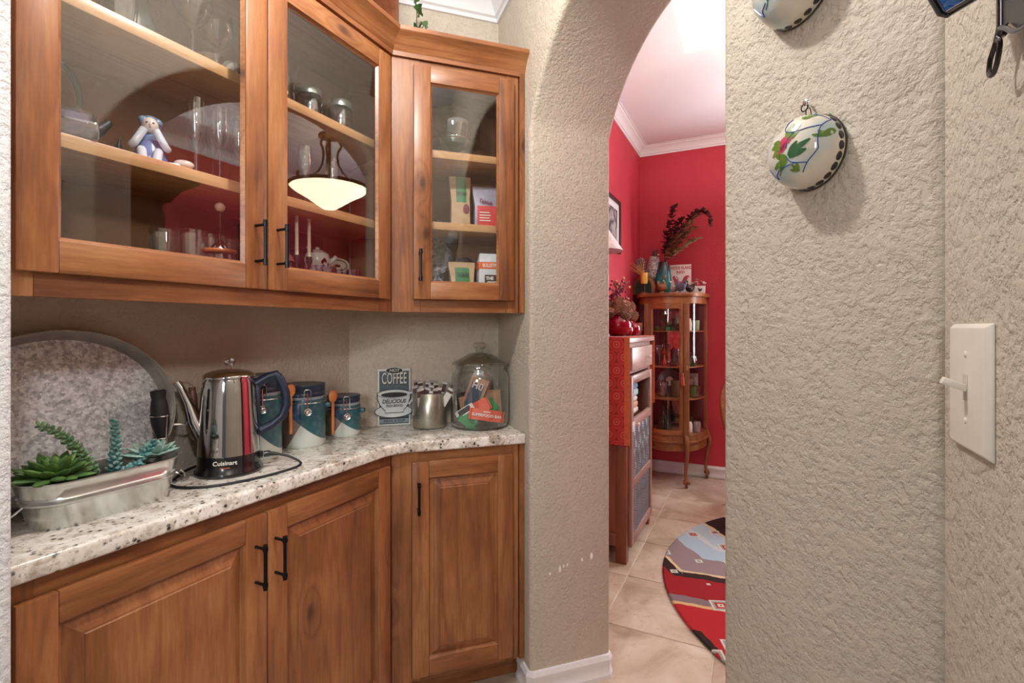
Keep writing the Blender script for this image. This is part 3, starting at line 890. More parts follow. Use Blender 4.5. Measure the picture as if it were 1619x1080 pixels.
text('lettering', 'COFFEE', .062, sd, sg, (.0015, -.0068, .180), sx=.43, bold=.0028, space=1.05)
text('lettering', 'COFFEE', .062, sl, sg, (0, -.0078, .181), sx=.43, bold=.0008, space=1.05)
obj('lower_band', MB().box(-W2 + .0065, W2 - .0065, -.0072, -.006, .0068, .030), sd, sg)
obj('motto_band', MB().box(-W2 + .0065, W2 - .0065, -.0082, -.007, .010, .026), plain('sign_band_grey', S(120, 134, 142), .5), sg)
text('lettering', 'HAVE A CUP', .0125, sd, sg, (0, -.0088, .018), sx=1.05, space=1.1, bold=.0002)
def ov(cx_, cz_, a, b, n=40): return [(cx_ + a * math.cos(2 * PI * i / n), cz_ + b * math.sin(2 * PI * i / n)) for i in range(n)]
obj('saucer', MB().prism(ov(-.003, .055, .072, .026), -.0105, -.007, 'xz'), sd, sg)
obj('saucer_face', MB().prism(ov(-.003, .056, .069, .0235), -.0115, -.0095, 'xz'), sk, sg)
cup = [(-.065, .122), (-.064, .105), (-.055, .082), (-.042, .066), (-.035, .058), (-.035, .050), (.035, .050), (.035, .058), (.042, .066), (.053, .082), (.060, .105), (.061, .122)]
obj('cup_outline', MB().prism([(x * 1.02, z * 1.0 - .001) for (x, z) in cup], -.0125, -.010, 'xz'), sd, sg)
obj('cup', MB().prism([(x * .975, .003 + z * .975) for (x, z) in cup], -.0138, -.011, 'xz'), sk, sg)
obj('cup_rim_line', MB().prism(ov(-.002, .123, .064, .0175), -.0138, -.010, 'xz'), sd, sg)
obj('cup_rim', MB().prism(ov(-.002, .1235, .0615, .0155), -.0150, -.012, 'xz'), sk, sg)
obj('coffee', MB().prism(ov(-.001, .120, .050, .0098), -.0160, -.013, 'xz'), sd, sg)
mb = MB(); mb.tube([(.057, -.012, .122), (.068, -.012, .126), (.074, -.012, .115), (.068, -.012, .095), (.055, -.012, .080)], .005, 8); obj('cup_handle', mb, sk, sg)
text('lettering', 'DELICIOUS', .021, sd, sg, (-.002, -.0143, .094), shear=.2, sx=.86, bold=.0006)
text('lettering', 'FRESH BREWED', .0135, sd, sg, (0, -.0143, .077), sx=.68, bold=.0002)

# --- champagne-steel canister full of paper packets
tn = thing('steel_cup', 'round brushed champagne-steel holder full of paper packets', 'holder', (-1.127, 1.587, CT))
mb = MB(); mb.lathe([(0, .001), (.060, .001), (.0635, .004), (.0645, .008), (.0645, .131), (.0635, .132), (.0625, .131), (.0625, .01), (0, .01)], 48)
obj('body', mb, M['pewter'], tn, ang=50)
paper = [plain('packet_paper', S(206, 200, 194), .6, var=.06), plain('packet_print', S(72, 50, 46), .6), plain('packet_grey', S(168, 160, 156), .6)]
random.seed(11)
fwd = Vector((-.7, .7, 0))
nm = ['crumpled white', 'brown and white', 'pale grey', 'brown-tipped']
for k in range(16):
    row = k // 6; i = k % 6
    xx = -.042 + .0168 * i + random.uniform(-.004, .004); yy = (-.038 + .034 * row)
    a = math.atan2(-yy, 1)
    hgt = .150 + .010 * row + random.uniform(-.008, .010) + (.012 if i > 4 else 0)
    mb = MB(); wp = random.choice((.010, .0075, .012))
    mb.cur = 0; mb.box(-wp, wp, -.0014, .0014, 0, .072); mb.cur = 1
    mb.box(-wp * .98, wp * .98, -.0019, .0019, .052 + random.uniform(-.02, .004), .066)
    mb.cur = 2; mb.box(-wp * 1.02, wp * 1.02, -.0006, .0006, .072, .076)
    o = obj('paper_packet', mb, [paper[0 if k % 3 else 2], paper[1], paper[2]])
    o.location = (-1.127 + xx * Q * 1.0 - yy * Q, 1.587 + xx * Q + yy * Q, CT + hgt - .074)
    o.rotation_euler = (random.uniform(-.12, .22), random.uniform(-.25, .35) + (.35 if i > 4 else 0), R(40) + random.uniform(-.5, .5))
    tag(o, 'slim printed paper packet standing in the steel holder', 'packet', 'paper packets in the steel holder')

# --- glass jar of snack bars
jr = thing('glass_jar', 'large lidded glass jar of snack bars by the arch wall', 'jar', (-.959, 1.680, CT), R(35))
mb = MB(); mb.lathe([(0, .002), (.09, .002), (.104, .008), (.110, .022), (.111, .06), (.111, .185), (.107, .205), (.096, .218), (.094, .222), (.097, .226), (.097, .234), (.095, .236)], 48)
obj('body', mb, M['clear'], jr, ang=60)
mb = MB(); mb.lathe([(.1, .238), (.109, .240), (.110, .246), (.100, .254), (.072, .266), (.050, .278), (.036, .284), (.018, .285)], 48)
ld = obj('lid', mb, M['grey_glass'], jr, ang=60)
mb = MB(); mb.lathe([(.018, .284), (.015, .290), (.018, .298), (.025, .306), (.026, .316), (.018, .324), (0, .326)], 12); obj('knob', mb, M['clear'], ld, ang=20)
mb = MB(); mb.lathe([(0, .001), (.10, .001), (.104, .006), (.10, .010), (0, .010)], 48); obj('thick_base', mb, M['grey_glass'], jr)
def bar(label, cat, L, W, T, mats, loc, rot, txt=None, tcol=None, name='snack_bar'):
    o = thing(name, label, cat, loc, rot, 'snacks in the glass jar')
    mb = MB(); rings = []
    for (u, k) in ((-.5, .06), (-.46, .06), (-.42, .8), (-.2, 1), (.2, 1), (.42, .8), (.46, .06), (.5, .06)):
        rings.append([(u * L, -W / 2, -T / 2 * k), (u * L, 0, -T * .62 * k), (u * L, W / 2, -T / 2 * k), (u * L, W / 2, T / 2 * k), (u * L, 0, T * .62 * k), (u * L, -W / 2, T / 2 * k)])
    mb.loft(rings); obj('wrapper', mb, mats[0], o)
    if len(mats) > 1:
        obj('panel', MB().box(-L * .34, L * .34, -W * .36, W * .36, T * .55, T * .66), mats[1], o)
    if txt:
        for (s, sz, dx, dy) in txt:
            text('lettering', s, sz, tcol, o, (dx, dy, T * .68), (0, 0, 0), bold=.0004)
    return o
orange = plain('orange_wrapper', S(224, 84, 46), .35, var=.1, vs=25); kraft = plain('kraft_wrapper', S(170, 128, 98), .6); slate = plain('slate_wrapper', S(52, 62, 80), .5)
green = plain('green_wrapper', S(48, 140, 84), .35); dark = plain('dark_wrapper', S(44, 40, 36), .5); pinkish = plain('pale_pink_print', S(220, 196, 190), .5)
JC = Vector((-.959, 1.680, CT))
cr = Vector((math.cos(R(30)), math.sin(R(30)), 0)); cf = Vector((math.sin(R(30)), -math.cos(R(30)), 0))
def JP(x, y, z): return tuple(JC + cr * x + cf * y + Vector((0, 0, z)))
rz = R(30)
bar('orange superfood bar lying across the bottom of the jar', 'snack bar', .132, .042, .012, [orange], JP(.026, .062, .052), (R(80), R(8), rz), [('SUPERFOOD BAR', .0145, 0, -.002), ('yumearth', .007, 0, .012)], M['white'])
bar('second orange bar with a folded corner behind the superfood bar', 'snack bar', .085, .05, .010, [orange], JP(.0, .02, .075), (R(70), R(-28), rz))
bar('tall slate chocolate bar with pale brand lettering leaning in the jar', 'chocolate bar', .15, .07, .009, [kraft, slate], JP(-.022, .0, .115), (R(82), R(-68), rz), None, None, 'chocolate_bar')
o_ = [q for q in bpy.data.objects if q.name.startswith('chocolate_bar')][0]
text('lettering', 'H\u016b', .034, pinkish, o_, (.042, 0, .0066), (0, 0, -PI / 2), bold=.0012)
bar('green wrapped bar at the front bottom of the jar', 'snack bar', .075, .045, .012, [green], JP(-.045, .052, .03), (R(70), R(40), rz))
bar('small green packet behind the orange bar', 'snack bar', .06, .05, .012, [green], JP(.04, .0, .075), (R(70), R(50), rz))
bar('dark bar standing at the side of the jar near the steel holder', 'snack bar', .09, .05, .012, [dark, kraft], JP(-.062, -.005, .085), (R(85), R(80), rz + .3))
bar('brown paper packet standing at the wall side of the jar', 'snack bar', .10, .06, .012, [kraft], JP(.055, -.03, .085), (R(85), R(86), rz - .2))
bar('silver striped packet lying low in the jar', 'snack bar', .075, .03, .010, [M['white'], dark], JP(-.055, .045, .065), (R(55), R(-32), rz))
# ------------------------------------------------------------------ inside the long wall cabinet
B0 = UZ0 + .0455; B1 = 1.6455; B2 = 1.9105
def lathe_thing(name, label, cat, loc, prof, mat, seg=24, group=None, ang=45, rf=None):
    o = obj(name, MB().lathe(prof, seg, rf=rf), mat, ang=ang)
    o.location = loc
    return tag(o, label, cat, group)
def goblet(label, loc, h, r, group):
    p = [(0, 0), (r * .8, .001), (r * .78, .003), (.006, .008), (.0045, .02), (.0045, h * .42), (.010, h * .46), (r * .7, h * .56), (r * 1.0, h * .72), (r * .98, h * .85), (r * .84, h), (r * .82, h), (r * .95, h * .84), (r * .96, h * .72), (r * .65, h * .58), (0, h * .5)]
    return lathe_thing('wine_glass', label, 'wine glass', loc, p, M['thin_clear'], 28, group)
goblet('taller etched balloon wine glass on the top shelf behind the glass door', (-1.215, .742, B2), .215, .045, 'balloon glasses')
goblet('shorter etched balloon wine glass nearest the door gap on the top shelf', (-1.235, .812, B2), .185, .043, 'balloon glasses')
lathe_thing('glass_bowl', 'small clear glass dish in front of the balloon glasses', 'dish', (-1.19, .775, B2), [(0, 0), (.028, 0), (.042, .026), (.044, .030), (.041, .028), (.027, .004), (0, .004)], M['clear'])
for k, (yy, xx) in enumerate([(.845, -1.20), (.868, -1.265)]):
    lathe_thing('tumbler', 'short clear tumbler at the ' + ('front', 'back') [k] + ' of the top shelf by the door gap', 'tumbler', (xx, yy, B2), [(0, 0), (.019, 0), (.024, .05), (.0225, .05), (.018, .004), (0, .004)], M['clear'], group='short tumblers on top shelf')
o = obj('porcelain_egg', MB().ell((0, 0, 0), (.015, .015, .018)), M['white']); o.location = (-1.165, .800, B2 + .018); tag(o, 'small white porcelain egg at the front of the top shelf', 'egg')
darkm = plain('dark_cast_metal', S(44, 46, 46), .42, .3); smoke = plain('smoky_grey_glaze', S(70, 74, 74), .3)
p = thing('pitcher', 'dark smoky pitcher with scroll relief on the top shelf', 'pitcher', (-1.30, .645, B2), R(200))
obj('body', MB().lathe([(0, 0), (.04, 0), (.055, .03), (.058, .07), (.045, .12), (.036, .15), (.044, .18), (.041, .18), (.033, .15), (0, .14)], 28), smoke, p)
obj('handle', MB().tube(smooth([(.035, 0, .16), (.07, 0, .17), (.09, 0, .12), (.075, 0, .06), (.054, 0, .05)]), .006, 8), smoke, p)
lathe_thing('glass_vase', 'faceted crystal vase at the top of the first door', 'vase', (-1.22, .585, B2), [(0, 0), (.03, 0), (.034, .01), (.04, .10), (.05, .15), (.047, .15), (.036, .10), (.028, .012), (0, .01)], M['clear'], 12, ang=10)

# second shelf
tp = thing('iron_teapot', 'dark cast-iron teapot with tall hoop handle on the middle shelf', 'teapot', (-1.292, .470, B1), R(75))
obj('body', MB().lathe([(0, 0), (.045, 0), (.075, .02), (.092, .045), (.094, .056), (.085, .075), (.055, .09), (.03, .094), (0, .095)], 32), darkm, tp)
obj('lid', MB().lathe([(.034, .093), (.03, .10), (.012, .104), (.007, .108), (.010, .116), (0, .120)], 20), darkm, tp)
obj('handle', MB().tube(smooth([(-.062, 0, .082), (-.076, 0, .12), (-.062, 0, .170), (-.03, 0, .198), (.0, 0, .205), (.03, 0, .198), (.062, 0, .170), (.076, 0, .12), (.062, 0, .082)]), .0068, 10), darkm, tp)
obj('spout', MB().tube([(.08, .0, .05), (.11, 0, .07), (.125, 0, .09)], .012, 10, radii=[.018, .012, .008]), darkm, tp)
cd_ = thing('crystal_box', 'lilac cut-glass trinket box on the middle shelf', 'trinket box', (-1.155, .485, B1), R(70))
obj('body', MB().box(-.045, .035, -.022, .022, 0, .036), M['lilac_glass'], cd_, bevel=.006, seg=2, ang=20)
obj('lid', MB().box(-.043, .033, -.020, .020, .037, .056), M['lilac_glass'], cd_, bevel=.009, seg=1, ang=10)
lathe_thing('glass_coaster', 'round clear embossed glass dish leaning behind the lilac box', 'dish', (-1.188, .48, B1 + .045), [(0, 0), (.035, .0), (.04, .004), (.035, .006), (0, .005)], M['clear']).rotation_euler = (R(70), 0, R(65))
bd = thing('bird_figurine', 'small dark bird-shaped figurine near the porcelain girl', 'figurine', (-1.285, .602, B1), R(60))
obj('body', MB().leaf((-.018, 0, .012), (1, 0, .35), .05, .012, .012, prof=((0, .2), (.25, .9), (.6, 1), (.85, .6), (1, .1)), seg=10), darkm, bd)
obj('upright_tail', MB().leaf((.012, 0, .0), (.1, 0, 1), .072, .013, .010, prof=((0, .9), (.3, 1), (.6, .7), (1, .05)), seg=10), darkm, bd)

# porcelain figure of a seated girl with a book
porc = plain('pale_blue_porcelain', S(150, 166, 190), .22, var=.1, vs=30); porw = plain('white_porcelain', S(206, 210, 222), .2, var=.04); skin = plain('porcelain_skin', S(214, 196, 188), .25); hairp = plain('blue_grey_hair', S(112, 134, 158), .3, bump=.004, vs=60); dress = plain('blue_porcelain_dress', S(92, 122, 164), .25, var=.15)
fg = thing('porcelain_figurine', 'blue and white porcelain figure of a seated child hugging its knees', 'figurine', (-1.215, .648, B1), R(62))
mb = MB(); mb.lathe([(0, 0), (.030, 0), (.034, .012), (.028, .030), (.021, .05), (.016, .064), (.008, .07), (0, .071)], 20, (0, .004, .008)); obj('dress', mb, dress, fg)
obj('head', MB().ell((0, -.006, .094), (.0165, .016, .0185), 16, 12), skin, fg)
mb = MB(); mb.ell((0, .002, .099), (.0205, .0195, .019), 16, 12); mb.ell((-.012, -.006, .104), (.010, .010, .009)); mb.ell((.012, -.004, .103), (.011, .010, .010)); obj('hair', mb, hairp, fg)
for sx in (-1, 1):
    mb = MB(); mb.tube(smooth([(sx * .016, .002, .066), (sx * .031, -.006, .048), (sx * .027, -.022, .048), (sx * .010, -.024, .080)]), .008, 10, radii=None); obj('arm', mb, porw, fg)
    mb = MB(); mb.tube(smooth([(sx * .012, .0, .014), (sx * .015, -.02, .034), (sx * .013, -.036, .016), (sx * .012, -.042, .006)]), .009, 10); obj('leg', mb, porw, fg)
for sx in (-1, 1):
    obj('eye', MB().ell((sx * .006, -.0215, .096), (.0022, .0012, .0016), 8, 6), M['matte_black'], fg)
obj('nose', MB().ell((0, -.0228, .092), (.002, .0025, .003), 8, 6), skin, fg)
obj('mouth', MB().ell((0, -.0208, .0865), (.003, .001, .001), 8, 6), plain('painted_lip', S(180, 110, 110), .4), fg)
mb = MB(); mb.box(-.04, .055, -.052, .028, 0, .008); obj('base', mb, porw, fg, bevel=.004)
obj('foot', MB().ell((.062, -.034, .012), (.020, .011, .010), 14, 8), skin, fg)

flute_p = lambda h, r: [(0, 0), (r * 1.25, .001), (r * 1.2, .003), (.004, .007), (.0035, h * .4), (r * .6, h * .48), (r, h * .7), (r * .92, h), (r * .86, h), (r * .93, h * .7), (0, h * .45)]
for k, (xx, yy, hh) in enumerate([(-1.20, .742, .19), (-1.26, .775, .195), (-1.20, .80, .19), (-1.28, .835, .195), (-1.21, .862, .19), (-1.25, .925, .19), (-1.20, .972, .185), (-1.265, 1.02, .19), (-1.21, 1.07, .185), (-1.27, 1.13, .19), (-1.22, 1.19, .185), (-1.28, 1.26, .19)]):
    lathe_thing('champagne_flute', 'tall clear champagne flute in the row on the middle shelf', 'champagne flute', (xx, yy, B1), flute_p(hh, .021), M['thin_clear'], 20, 'champagne flutes on the middle shelf')
lathe_thing('metal_jigger', 'small dark tapered cup among the champagne flutes', 'cup', (-1.31, .79, B1), [(0, 0), (.012, 0), (.014, .004), (.019, .042), (.017, .042), (.012, .006), (0, .006)], plain('copper_brown', S(96, 62, 54), .35, .6))

# bottom shelf, first door
pl = thing('relief_plate', 'grey round relief plate standing at the back of the bottom shelf', 'plate', (-1.33, .455, B0 + .155), (R(80), 0, R(80)))
obj('dish', MB().lathe([(0, 0), (.06, .0), (.072, .006), (.075, .010), (.071, .010), (.058, .004), (0, .004)], 40), plain('grey_relief_glaze', S(150, 144, 138), .4, var=.2, vs=22, bump=.01), pl)
obj('relief', MB().tube(smooth([(-.03, -.02, .006), (.0, .03, .008), (.03, .0, .008), (.0, -.03, .007), (-.03, .02, .006)]), .006, 8), plain('grey_relief', S(164, 158, 150), .4), pl)
cut = lambda n, d: (lambda a: 1 + d * math.cos(n * a))
lathe_thing('glass_bowl', 'wide shallow clear glass bowl at the start of the bottom shelf', 'bowl', (-1.25, .455, B0), [(0, 0), (.04, 0), (.075, .03), (.085, .058), (.081, .058), (.07, .03), (.036, .006), (0, .006)], M['clear'], 40)
lathe_thing('glass_bowl', 'fluted clear glass bowl on the bottom shelf', 'bowl', (-1.235, .575, B0), [(0, 0), (.03, 0), (.05, .03), (.058, .062), (.054, .062), (.045, .03), (.026, .006), (0, .006)], M['clear'], 48, rf=cut(16, .04), ang=20)
lathe_thing('glass_bowl', 'small cut-crystal bowl beside the tumblers', 'bowl', (-1.215, .675, B0), [(0, 0), (.025, 0), (.04, .03), (.046, .07), (.042, .07), (.035, .03), (.022, .006), (0, .006)], M['clear'], 48, rf=cut(20, .05), ang=15)
for k, (xx, yy) in enumerate([(-1.27, .705), (-1.215, .742), (-1.285, .775), (-1.235, .80), (-1.29, .845), (-1.215, .868)]):
    lathe_thing('crystal_tumbler', 'tall cut-crystal tumbler on the bottom shelf by the door gap', 'tumbler', (xx, yy, B0), [(0, 0), (.024, 0), (.026, .01), (.030, .135), (.028, .135), (.022, .014), (0, .012)], M['clear'], 32, 'cut-crystal tumblers on the bottom shelf', rf=cut(8, .03), ang=12)
pj = thing('glass_press_jar', 'glass jar with wooden collar and ball-topped metal rod', 'jar', (-1.185, .790, B0))
obj('body', MB().lathe([(0, 0), (.03, 0), (.034, .01), (.034, .06), (.028, .085), (.025, .085), (.03, .058), (.03, .012), (0, .008)], 28), M['clear'], pj)
obj('collar', MB().lathe([(0, .086), (.036, .086), (.038, .090), (.036, .094), (0, .094)], 28), spoonwood, pj)
obj('dome', MB().lathe([(.022, .094), (.018, .104), (.009, .112), (.004, .118), (0, .118)], 24), M['steel'], pj)
obj('rod', MB().tube([(0, 0, .116), (0, 0, .19)], .0022, 8), M['steel'], pj)
obj('ball', MB().ell((0, 0, .199), .0115), plain('peach_wooden_ball', S(206, 168, 140), .5), pj)

# second door: top shelf jars
silver = plain('jar_lid_tin', S(178, 184, 178), .3, .8); brownfill = plain('brown_dried_fill', S(74, 54, 48), .8, bump=.01, var=.4, vs=120)
def jar(label, loc, r, h, fill):
    o = thing('storage_jar', label, 'jar', loc, 0, 'storage jars on the top shelf')
    obj('body', MB().lathe([(0, 0), (r * .9, 0), (r, .006), (r, h * .72), (r * .86, h * .82), (r * .84, h * .86), (r * .8, h * .86), (r * .95, h * .7), (r * .95, .01), (0, .006)], 28), M['clear'], o)
    obj('lid', MB().lathe([(r * .9, h * .82), (r * .92, h * .97), (r * .86, h), (0, h)], 28), silver, o)
    if fill: obj('contents', MB().lathe([(0, .008), (r * .9, .009), (r * .92, h * fill), (r * .5, h * fill + .004), (0, h * fill + .003)], 24), brownfill, o)
lathe_thing('glass_canister', 'wide open glass canister at the start of the second door top shelf', 'canister', (-1.235, .975, B2), [(0, 0), (.055, 0), (.06, .006), (.06, .125), (.057, .13), (.055, .125), (.055, .01), (0, .008)], M['clear'], 32)
jar('lidded glass jar with dark filling in the middle of the top shelf', (-1.255, 1.125, B2), .042, .125, .55)
jar('smaller lidded glass jar behind the brown-filled jar', (-1.31, 1.255, B2), .036, .11, 0)
jar('lidded glass jar of brown filling nearest the angled corner', (-1.235, 1.235, B2), .042, .125, .7)

# second door: bottom shelf
mini = wood('dark_miniature_wood', S(44, 26, 18), S(72, 44, 30), S(92, 58, 40), 'z', knots=0)
hs = thing('miniature_hutch', 'dark brown miniature wooden shelf at the back of the bottom shelf', 'hutch', (-1.345, 1.10, B0), ROT_M)
obj('back_board', MB().box(-.15, .15, .02, .03, 0, .22), mini, hs)
for zz in (.0, .09, .16): obj('shelf_board', MB().box(-.15, .15, -.015, .02, zz, zz + .008), mini, hs)
for sx in (-.15, .143): obj('side_board', MB().box(sx, sx + .007, -.015, .02, .008, .2), mini, hs)
candle = plain('cream_candle_wax', S(226, 220, 196), .45, var=.04)
for k, yy in enumerate((1.04, 1.085)):
    t_ = thing('taper_candle', 'slim cream taper candle nearer ' + ('the carved house', 'the cow teapot')[k], 'candle', (-1.21, yy, B0), 0, 'cream taper candles')
    obj('wax', MB().lathe([(0, .115), (.0055, .115), (.0048, .23), (0, .232)], 12), candle, t_)
    obj('holder', MB().lathe([(0, 0), (.02, 0), (.018, .005), (.006, .012), (.005, .09), (.009, .10), (.009, .116), (0, .116)], 16), darkm, t_)
hm = thing('miniature_house', 'small brown carved wooden house beside the candles', 'ornament', (-1.225, .985, B0), ROT_M)
obj('walls', MB().box(-.032, .032, -.022, .022, 0, .095), mini, hm, bevel=.002)
mb = MB(); mb.prism([(-.038, .095), (.038, .095), (.026, .112), (-.026, .112)], -.026, .026, 'xz'); obj('roof', mb, plain('worn_brown_roof', S(110, 66, 44), .6), hm)
cow = NT('spotted_white_glaze'); v_ = cow.coord(); n_ = cow.noise(v_, 32, 2)
cow.base(cow.ramp(n_, [(.60, S(222, 222, 218)), (.62, S(26, 26, 28))], 'CONSTANT')); cow.set(Roughness=.2)
ct_ = thing('cow_teapot', 'white teapot with black spots on a small black stand', 'teapot', (-1.262, 1.165, B0 + .085), R(60))
obj('body', MB().lathe([(0, 0), (.022, 0), (.036, .014), (.040, .034), (.034, .054), (.016, .066), (.006, .068), (.007, .074), (0, .078)], 24), cow.m, ct_)
obj('ear', MB().leaf((-.018, 0, .056), (-.6, 0, .8), .026, .009, .005), cow.m, ct_)
obj('spout', MB().tube([(.034, 0, .03), (.05, 0, .038), (.058, 0, .05)], .007, 8, radii=[.010, .007, .006]), cow.m, ct_)
obj('stand', MB().box(-.03, .03, -.03, .03, -.085, -.0008), M['matte_black'], ct_, bevel=.004)
op = thing('oval_plaque', 'oval cream plaque painted with a dark wreath', 'plaque', (-1.285, 1.272, B0 + .115), (R(-90) + PI, 0, R(60)))
obj('plate', MB().loft([[(.042 * k * math.cos(a), .026 * k * math.sin(a), z_) for a in [2 * PI * i / 32 for i in range(32)]] for (k, z_) in ((.96, 0), (1, .003), (.95, .006), (.6, .0055), (.02, .0055))]), plain('cream_glaze', S(206, 200, 176), .4), op)
mb = MB(); mb.tube([(.031 * math.cos(a), .018 * math.sin(a), .0062) for a in [2 * PI * i / 24 for i in range(24)]], .0016, 6, closed=True); obj('painted_wreath', mb, plain('dark_green_paint', S(58, 66, 54), .6), op)
obj('painted_motif', MB().ell((0, -.002, .006), (.010, .005, .001), 12, 6), plain('dark_red_paint', S(96, 40, 40), .6), op)
for k, yy in enumerate((1.075, 1.175)):
    lathe_thing('amethyst_bowl', ['pale purple fluted glass bowl in front of the cow teapot', 'second purple fluted glass bowl nearer the corner'][k], 'bowl', (-1.155, yy, B0), [(0, 0), (.03, 0), (.038, .012), (.044, .082), (.041, .082), (.034, .014), (0, .008)], M['lilac_glass'], 48, 'purple fluted bowls', rf=cut(14, .05), ang=12)

# ------------------------------------------------------------------ inside the angled corner cabinet
D0, D1, D2 = B0, 1.6605, 1.9105
ck = thing('cake_stand', 'glass cake stand under a tall glass dome in the corner cabinet', 'cake stand', DP(.238, .19, D2))
obj('stand', MB().lathe([(0, 0), (.05, 0), (.046, .006), (.014, .018), (.012, .04), (.03, .052), (.108, .058), (.112, .066), (.106, .064), (0, .060)], 40), M['grey_glass'], ck)
dm = obj('dome', MB().lathe([(.100, .066), (.104, .12), (.100, .16), (.082, .188), (.05, .200), (.012, .203)], 40), M['clear'], ck)
obj('knob', MB().lathe([(.010, .203), (.008, .210), (.013, .218), (.012, .226), (0, .230)], 16), M['clear'], dm)
obj('brass_band', MB().tube([(.098 * math.cos(a), .098 * math.sin(a), .068) for a in [2 * PI * i / 40 for i in range(40)]], .0022, 6, closed=True), plain('brass', S(180, 140, 90), .3, .9), ck)
obj('inner_dish', MB().lathe([(0, .066), (.05, .067), (.055, .09), (.052, .09), (.045, .072), (0, .070)], 28), silver, ck)

def bag(label, loc, rot, W, H, T, mat, cat='bag', lean=0):
    o = thing('coffee_bag', label, cat, loc, rot)
    rings = []
    for (u, wk, tk) in ((0, .94, 1), (.03, 1, 1), (.3, .97, 1.0), (.55, .95, .8), (.75, 1.05, .42), (.9, 1.12, .12), (1, 1.12, .05)):
        rings.append([(-W / 2 * wk, -T / 2 * tk + lean * u, u * H), (0, -T / 2 * tk * 1.12 + lean * u, u * H), (W / 2 * wk, -T / 2 * tk + lean * u, u * H), (W / 2 * wk, T / 2 * tk + lean * u, u * H), (0, T / 2 * tk * 1.1 + lean * u, u * H), (-W / 2 * wk, T / 2 * tk + lean * u, u * H)])
    obj('pouch', MB().loft(rings), mat, o, ang=60)
    return o
kraft2 = plain('kraft_paper', S(186, 156, 120), .65, var=.08); grn = plain('green_label', S(46, 118, 72), .5); redl = plain('red_label', S(206, 56, 52), .45); lil = plain('silver_lilac_foil', S(164, 160, 176), .35, .25)
b1 = bag('tall kraft paper bag with a green band in the corner cabinet', DP(.258, .18, D1), R(40), .072, .20, .045, kraft2)
def strip(o, W, H, T, z0, z1, mat, name, dy=.0012, x0=-.5, x1=.5):
    rings = []
    def tk(u):
        P_ = ((0, 1), (.03, 1), (.3, 1.0), (.55, .8), (.75, .42), (.9, .12), (1, .05))
        for (a, b) in zip(P_, P_[1:]):
            if u <= b[0]: return a[1] + (b[1] - a[1]) * (u - a[0]) / (b[0] - a[0])
        return .05
    n = 8; vs = []; fs = []
    for i in range(n + 1):
        u = z0 + (z1 - z0) * i / n
        for x_ in (x0, (x0 + x1) / 2, x1):
            y_ = -T / 2 * tk(u) * (1 + .12 * (1 - abs(x_) * 2)) - dy
            vs.append((x_ * W, y_, u * H))
    for i in range(n):
        for k in range(2):
            q_ = i * 3 + k; fs.append((q_, q_ + 1, q_ + 4, q_ + 3))
    obj(name, MB().add(vs, fs), mat, o)
strip(b1, .072, .20, .045, .50, .99, grn, 'green_band', x0=-.22, x1=.3)
text('lettering', 'TEXAS', .014, plain('dark_green_ink', S(20, 60, 36), .6), b1, (.002, -.0232, .135), (R(76), 0, 0), bold=.0003)
obj('printed_pecan', MB().ell((.02, -.0262, .075), (.012, .001, .018), 12, 8), plain('pecan_print', S(120, 56, 62), .5), b1)
b2 = bag('silver and red foil pouch beside the kraft bag', DP(.352, .165, D1), R(38), .085, .165, .04, lil)
strip(b2, .085, .165, .04, .02, .55, redl, 'red_panel', x0=-.38, x1=.47)
text('lettering', 'Tahluh', .019, plain('maroon_ink', S(132, 44, 58), .6), b2, (.0, -.0205, .105), (R(78), R(12), 0), bold=.0004, shear=.1)
for k, zz in enumerate((.062, .052, .042, .032)):
    obj('printed_line', MB().box(-.024, .014 + .004 * (k % 2), -.0248, -.0238, zz, zz + .0035), M['white'], b2)
# scissors-like ring handles on the shelf
sc = thing('scissors', 'dark ring-handled scissors lying on the corner cabinet shelf', 'scissors', DP(.165, .14, D1), R(40))
for sx in (-1, 1): obj('ring_handle', MB().tube([(sx * .012 + .010 * math.cos(a), .0, .012 + .010 * math.sin(a)) for a in [2 * PI * i / 20 for i in range(20)]], .0022, 6, closed=True), darkm, sc)
obj('blade', MB().box(-.003, .003, .005, .08, .002, .005), darkm, sc)
# blue plate, mould, bags, box
tw = NT('dark_blue_transferware'); v_ = tw.coord(); n_ = tw.noise(v_, 55, 4, .6)
tw.base(tw.ramp(n_, [(.48, S(30, 36, 56)), (.56, S(132, 130, 138))])); tw.set(Roughness=.25)
dp = thing('blue_plate', 'dark blue landscape plate standing at the hinge side of the corner cabinet', 'plate', DP(.150, .20, D0 + .165), (R(80), 0, R(42)))
obj('dish', MB().lathe([(0, 0), (.05, 0), (.072, .008), (.076, .011), (.072, .012), (.048, .004), (0, .004)], 40), tw.m, dp)
obj('rim_line', MB().tube([(.056 * math.cos(a), .056 * math.sin(a), .0075) for a in [2 * PI * i / 40 for i in range(40)]], .0014, 6, closed=True), plain('pale_rim', S(150, 146, 150), .3), dp)
lathe_thing('blue_vase', 'dark blue mottled jar below the landscape plate', 'jar', DP(.160, .17, D0), [(0, 0), (.035, 0), (.042, .02), (.042, .07), (.034, .09), (.030, .092), (.036, .07), (.036, .01), (0, .008)], tw.m, 28)
b3 = bag('low kraft bag with a green Texas label on the corner cabinet bottom shelf', DP(.255, .14, D0), R(42), .088, .145, .05, kraft2)
strip(b3, .088, .145, .05, .42, .86, grn, 'green_label', x0=-.3, x1=.3)
text('lettering', 'TEXAS', .0165, plain('dark_ink', S(22, 50, 34), .6), b3, (.0, -.0255, .098), (R(78), 0, 0), bold=.0003)
obj('printed_pecan', MB().ell((.0, -.0285, .048), (.018, .0012, .024), 14, 8), plain('pecan_print_red', S(128, 58, 66), .4), b3)
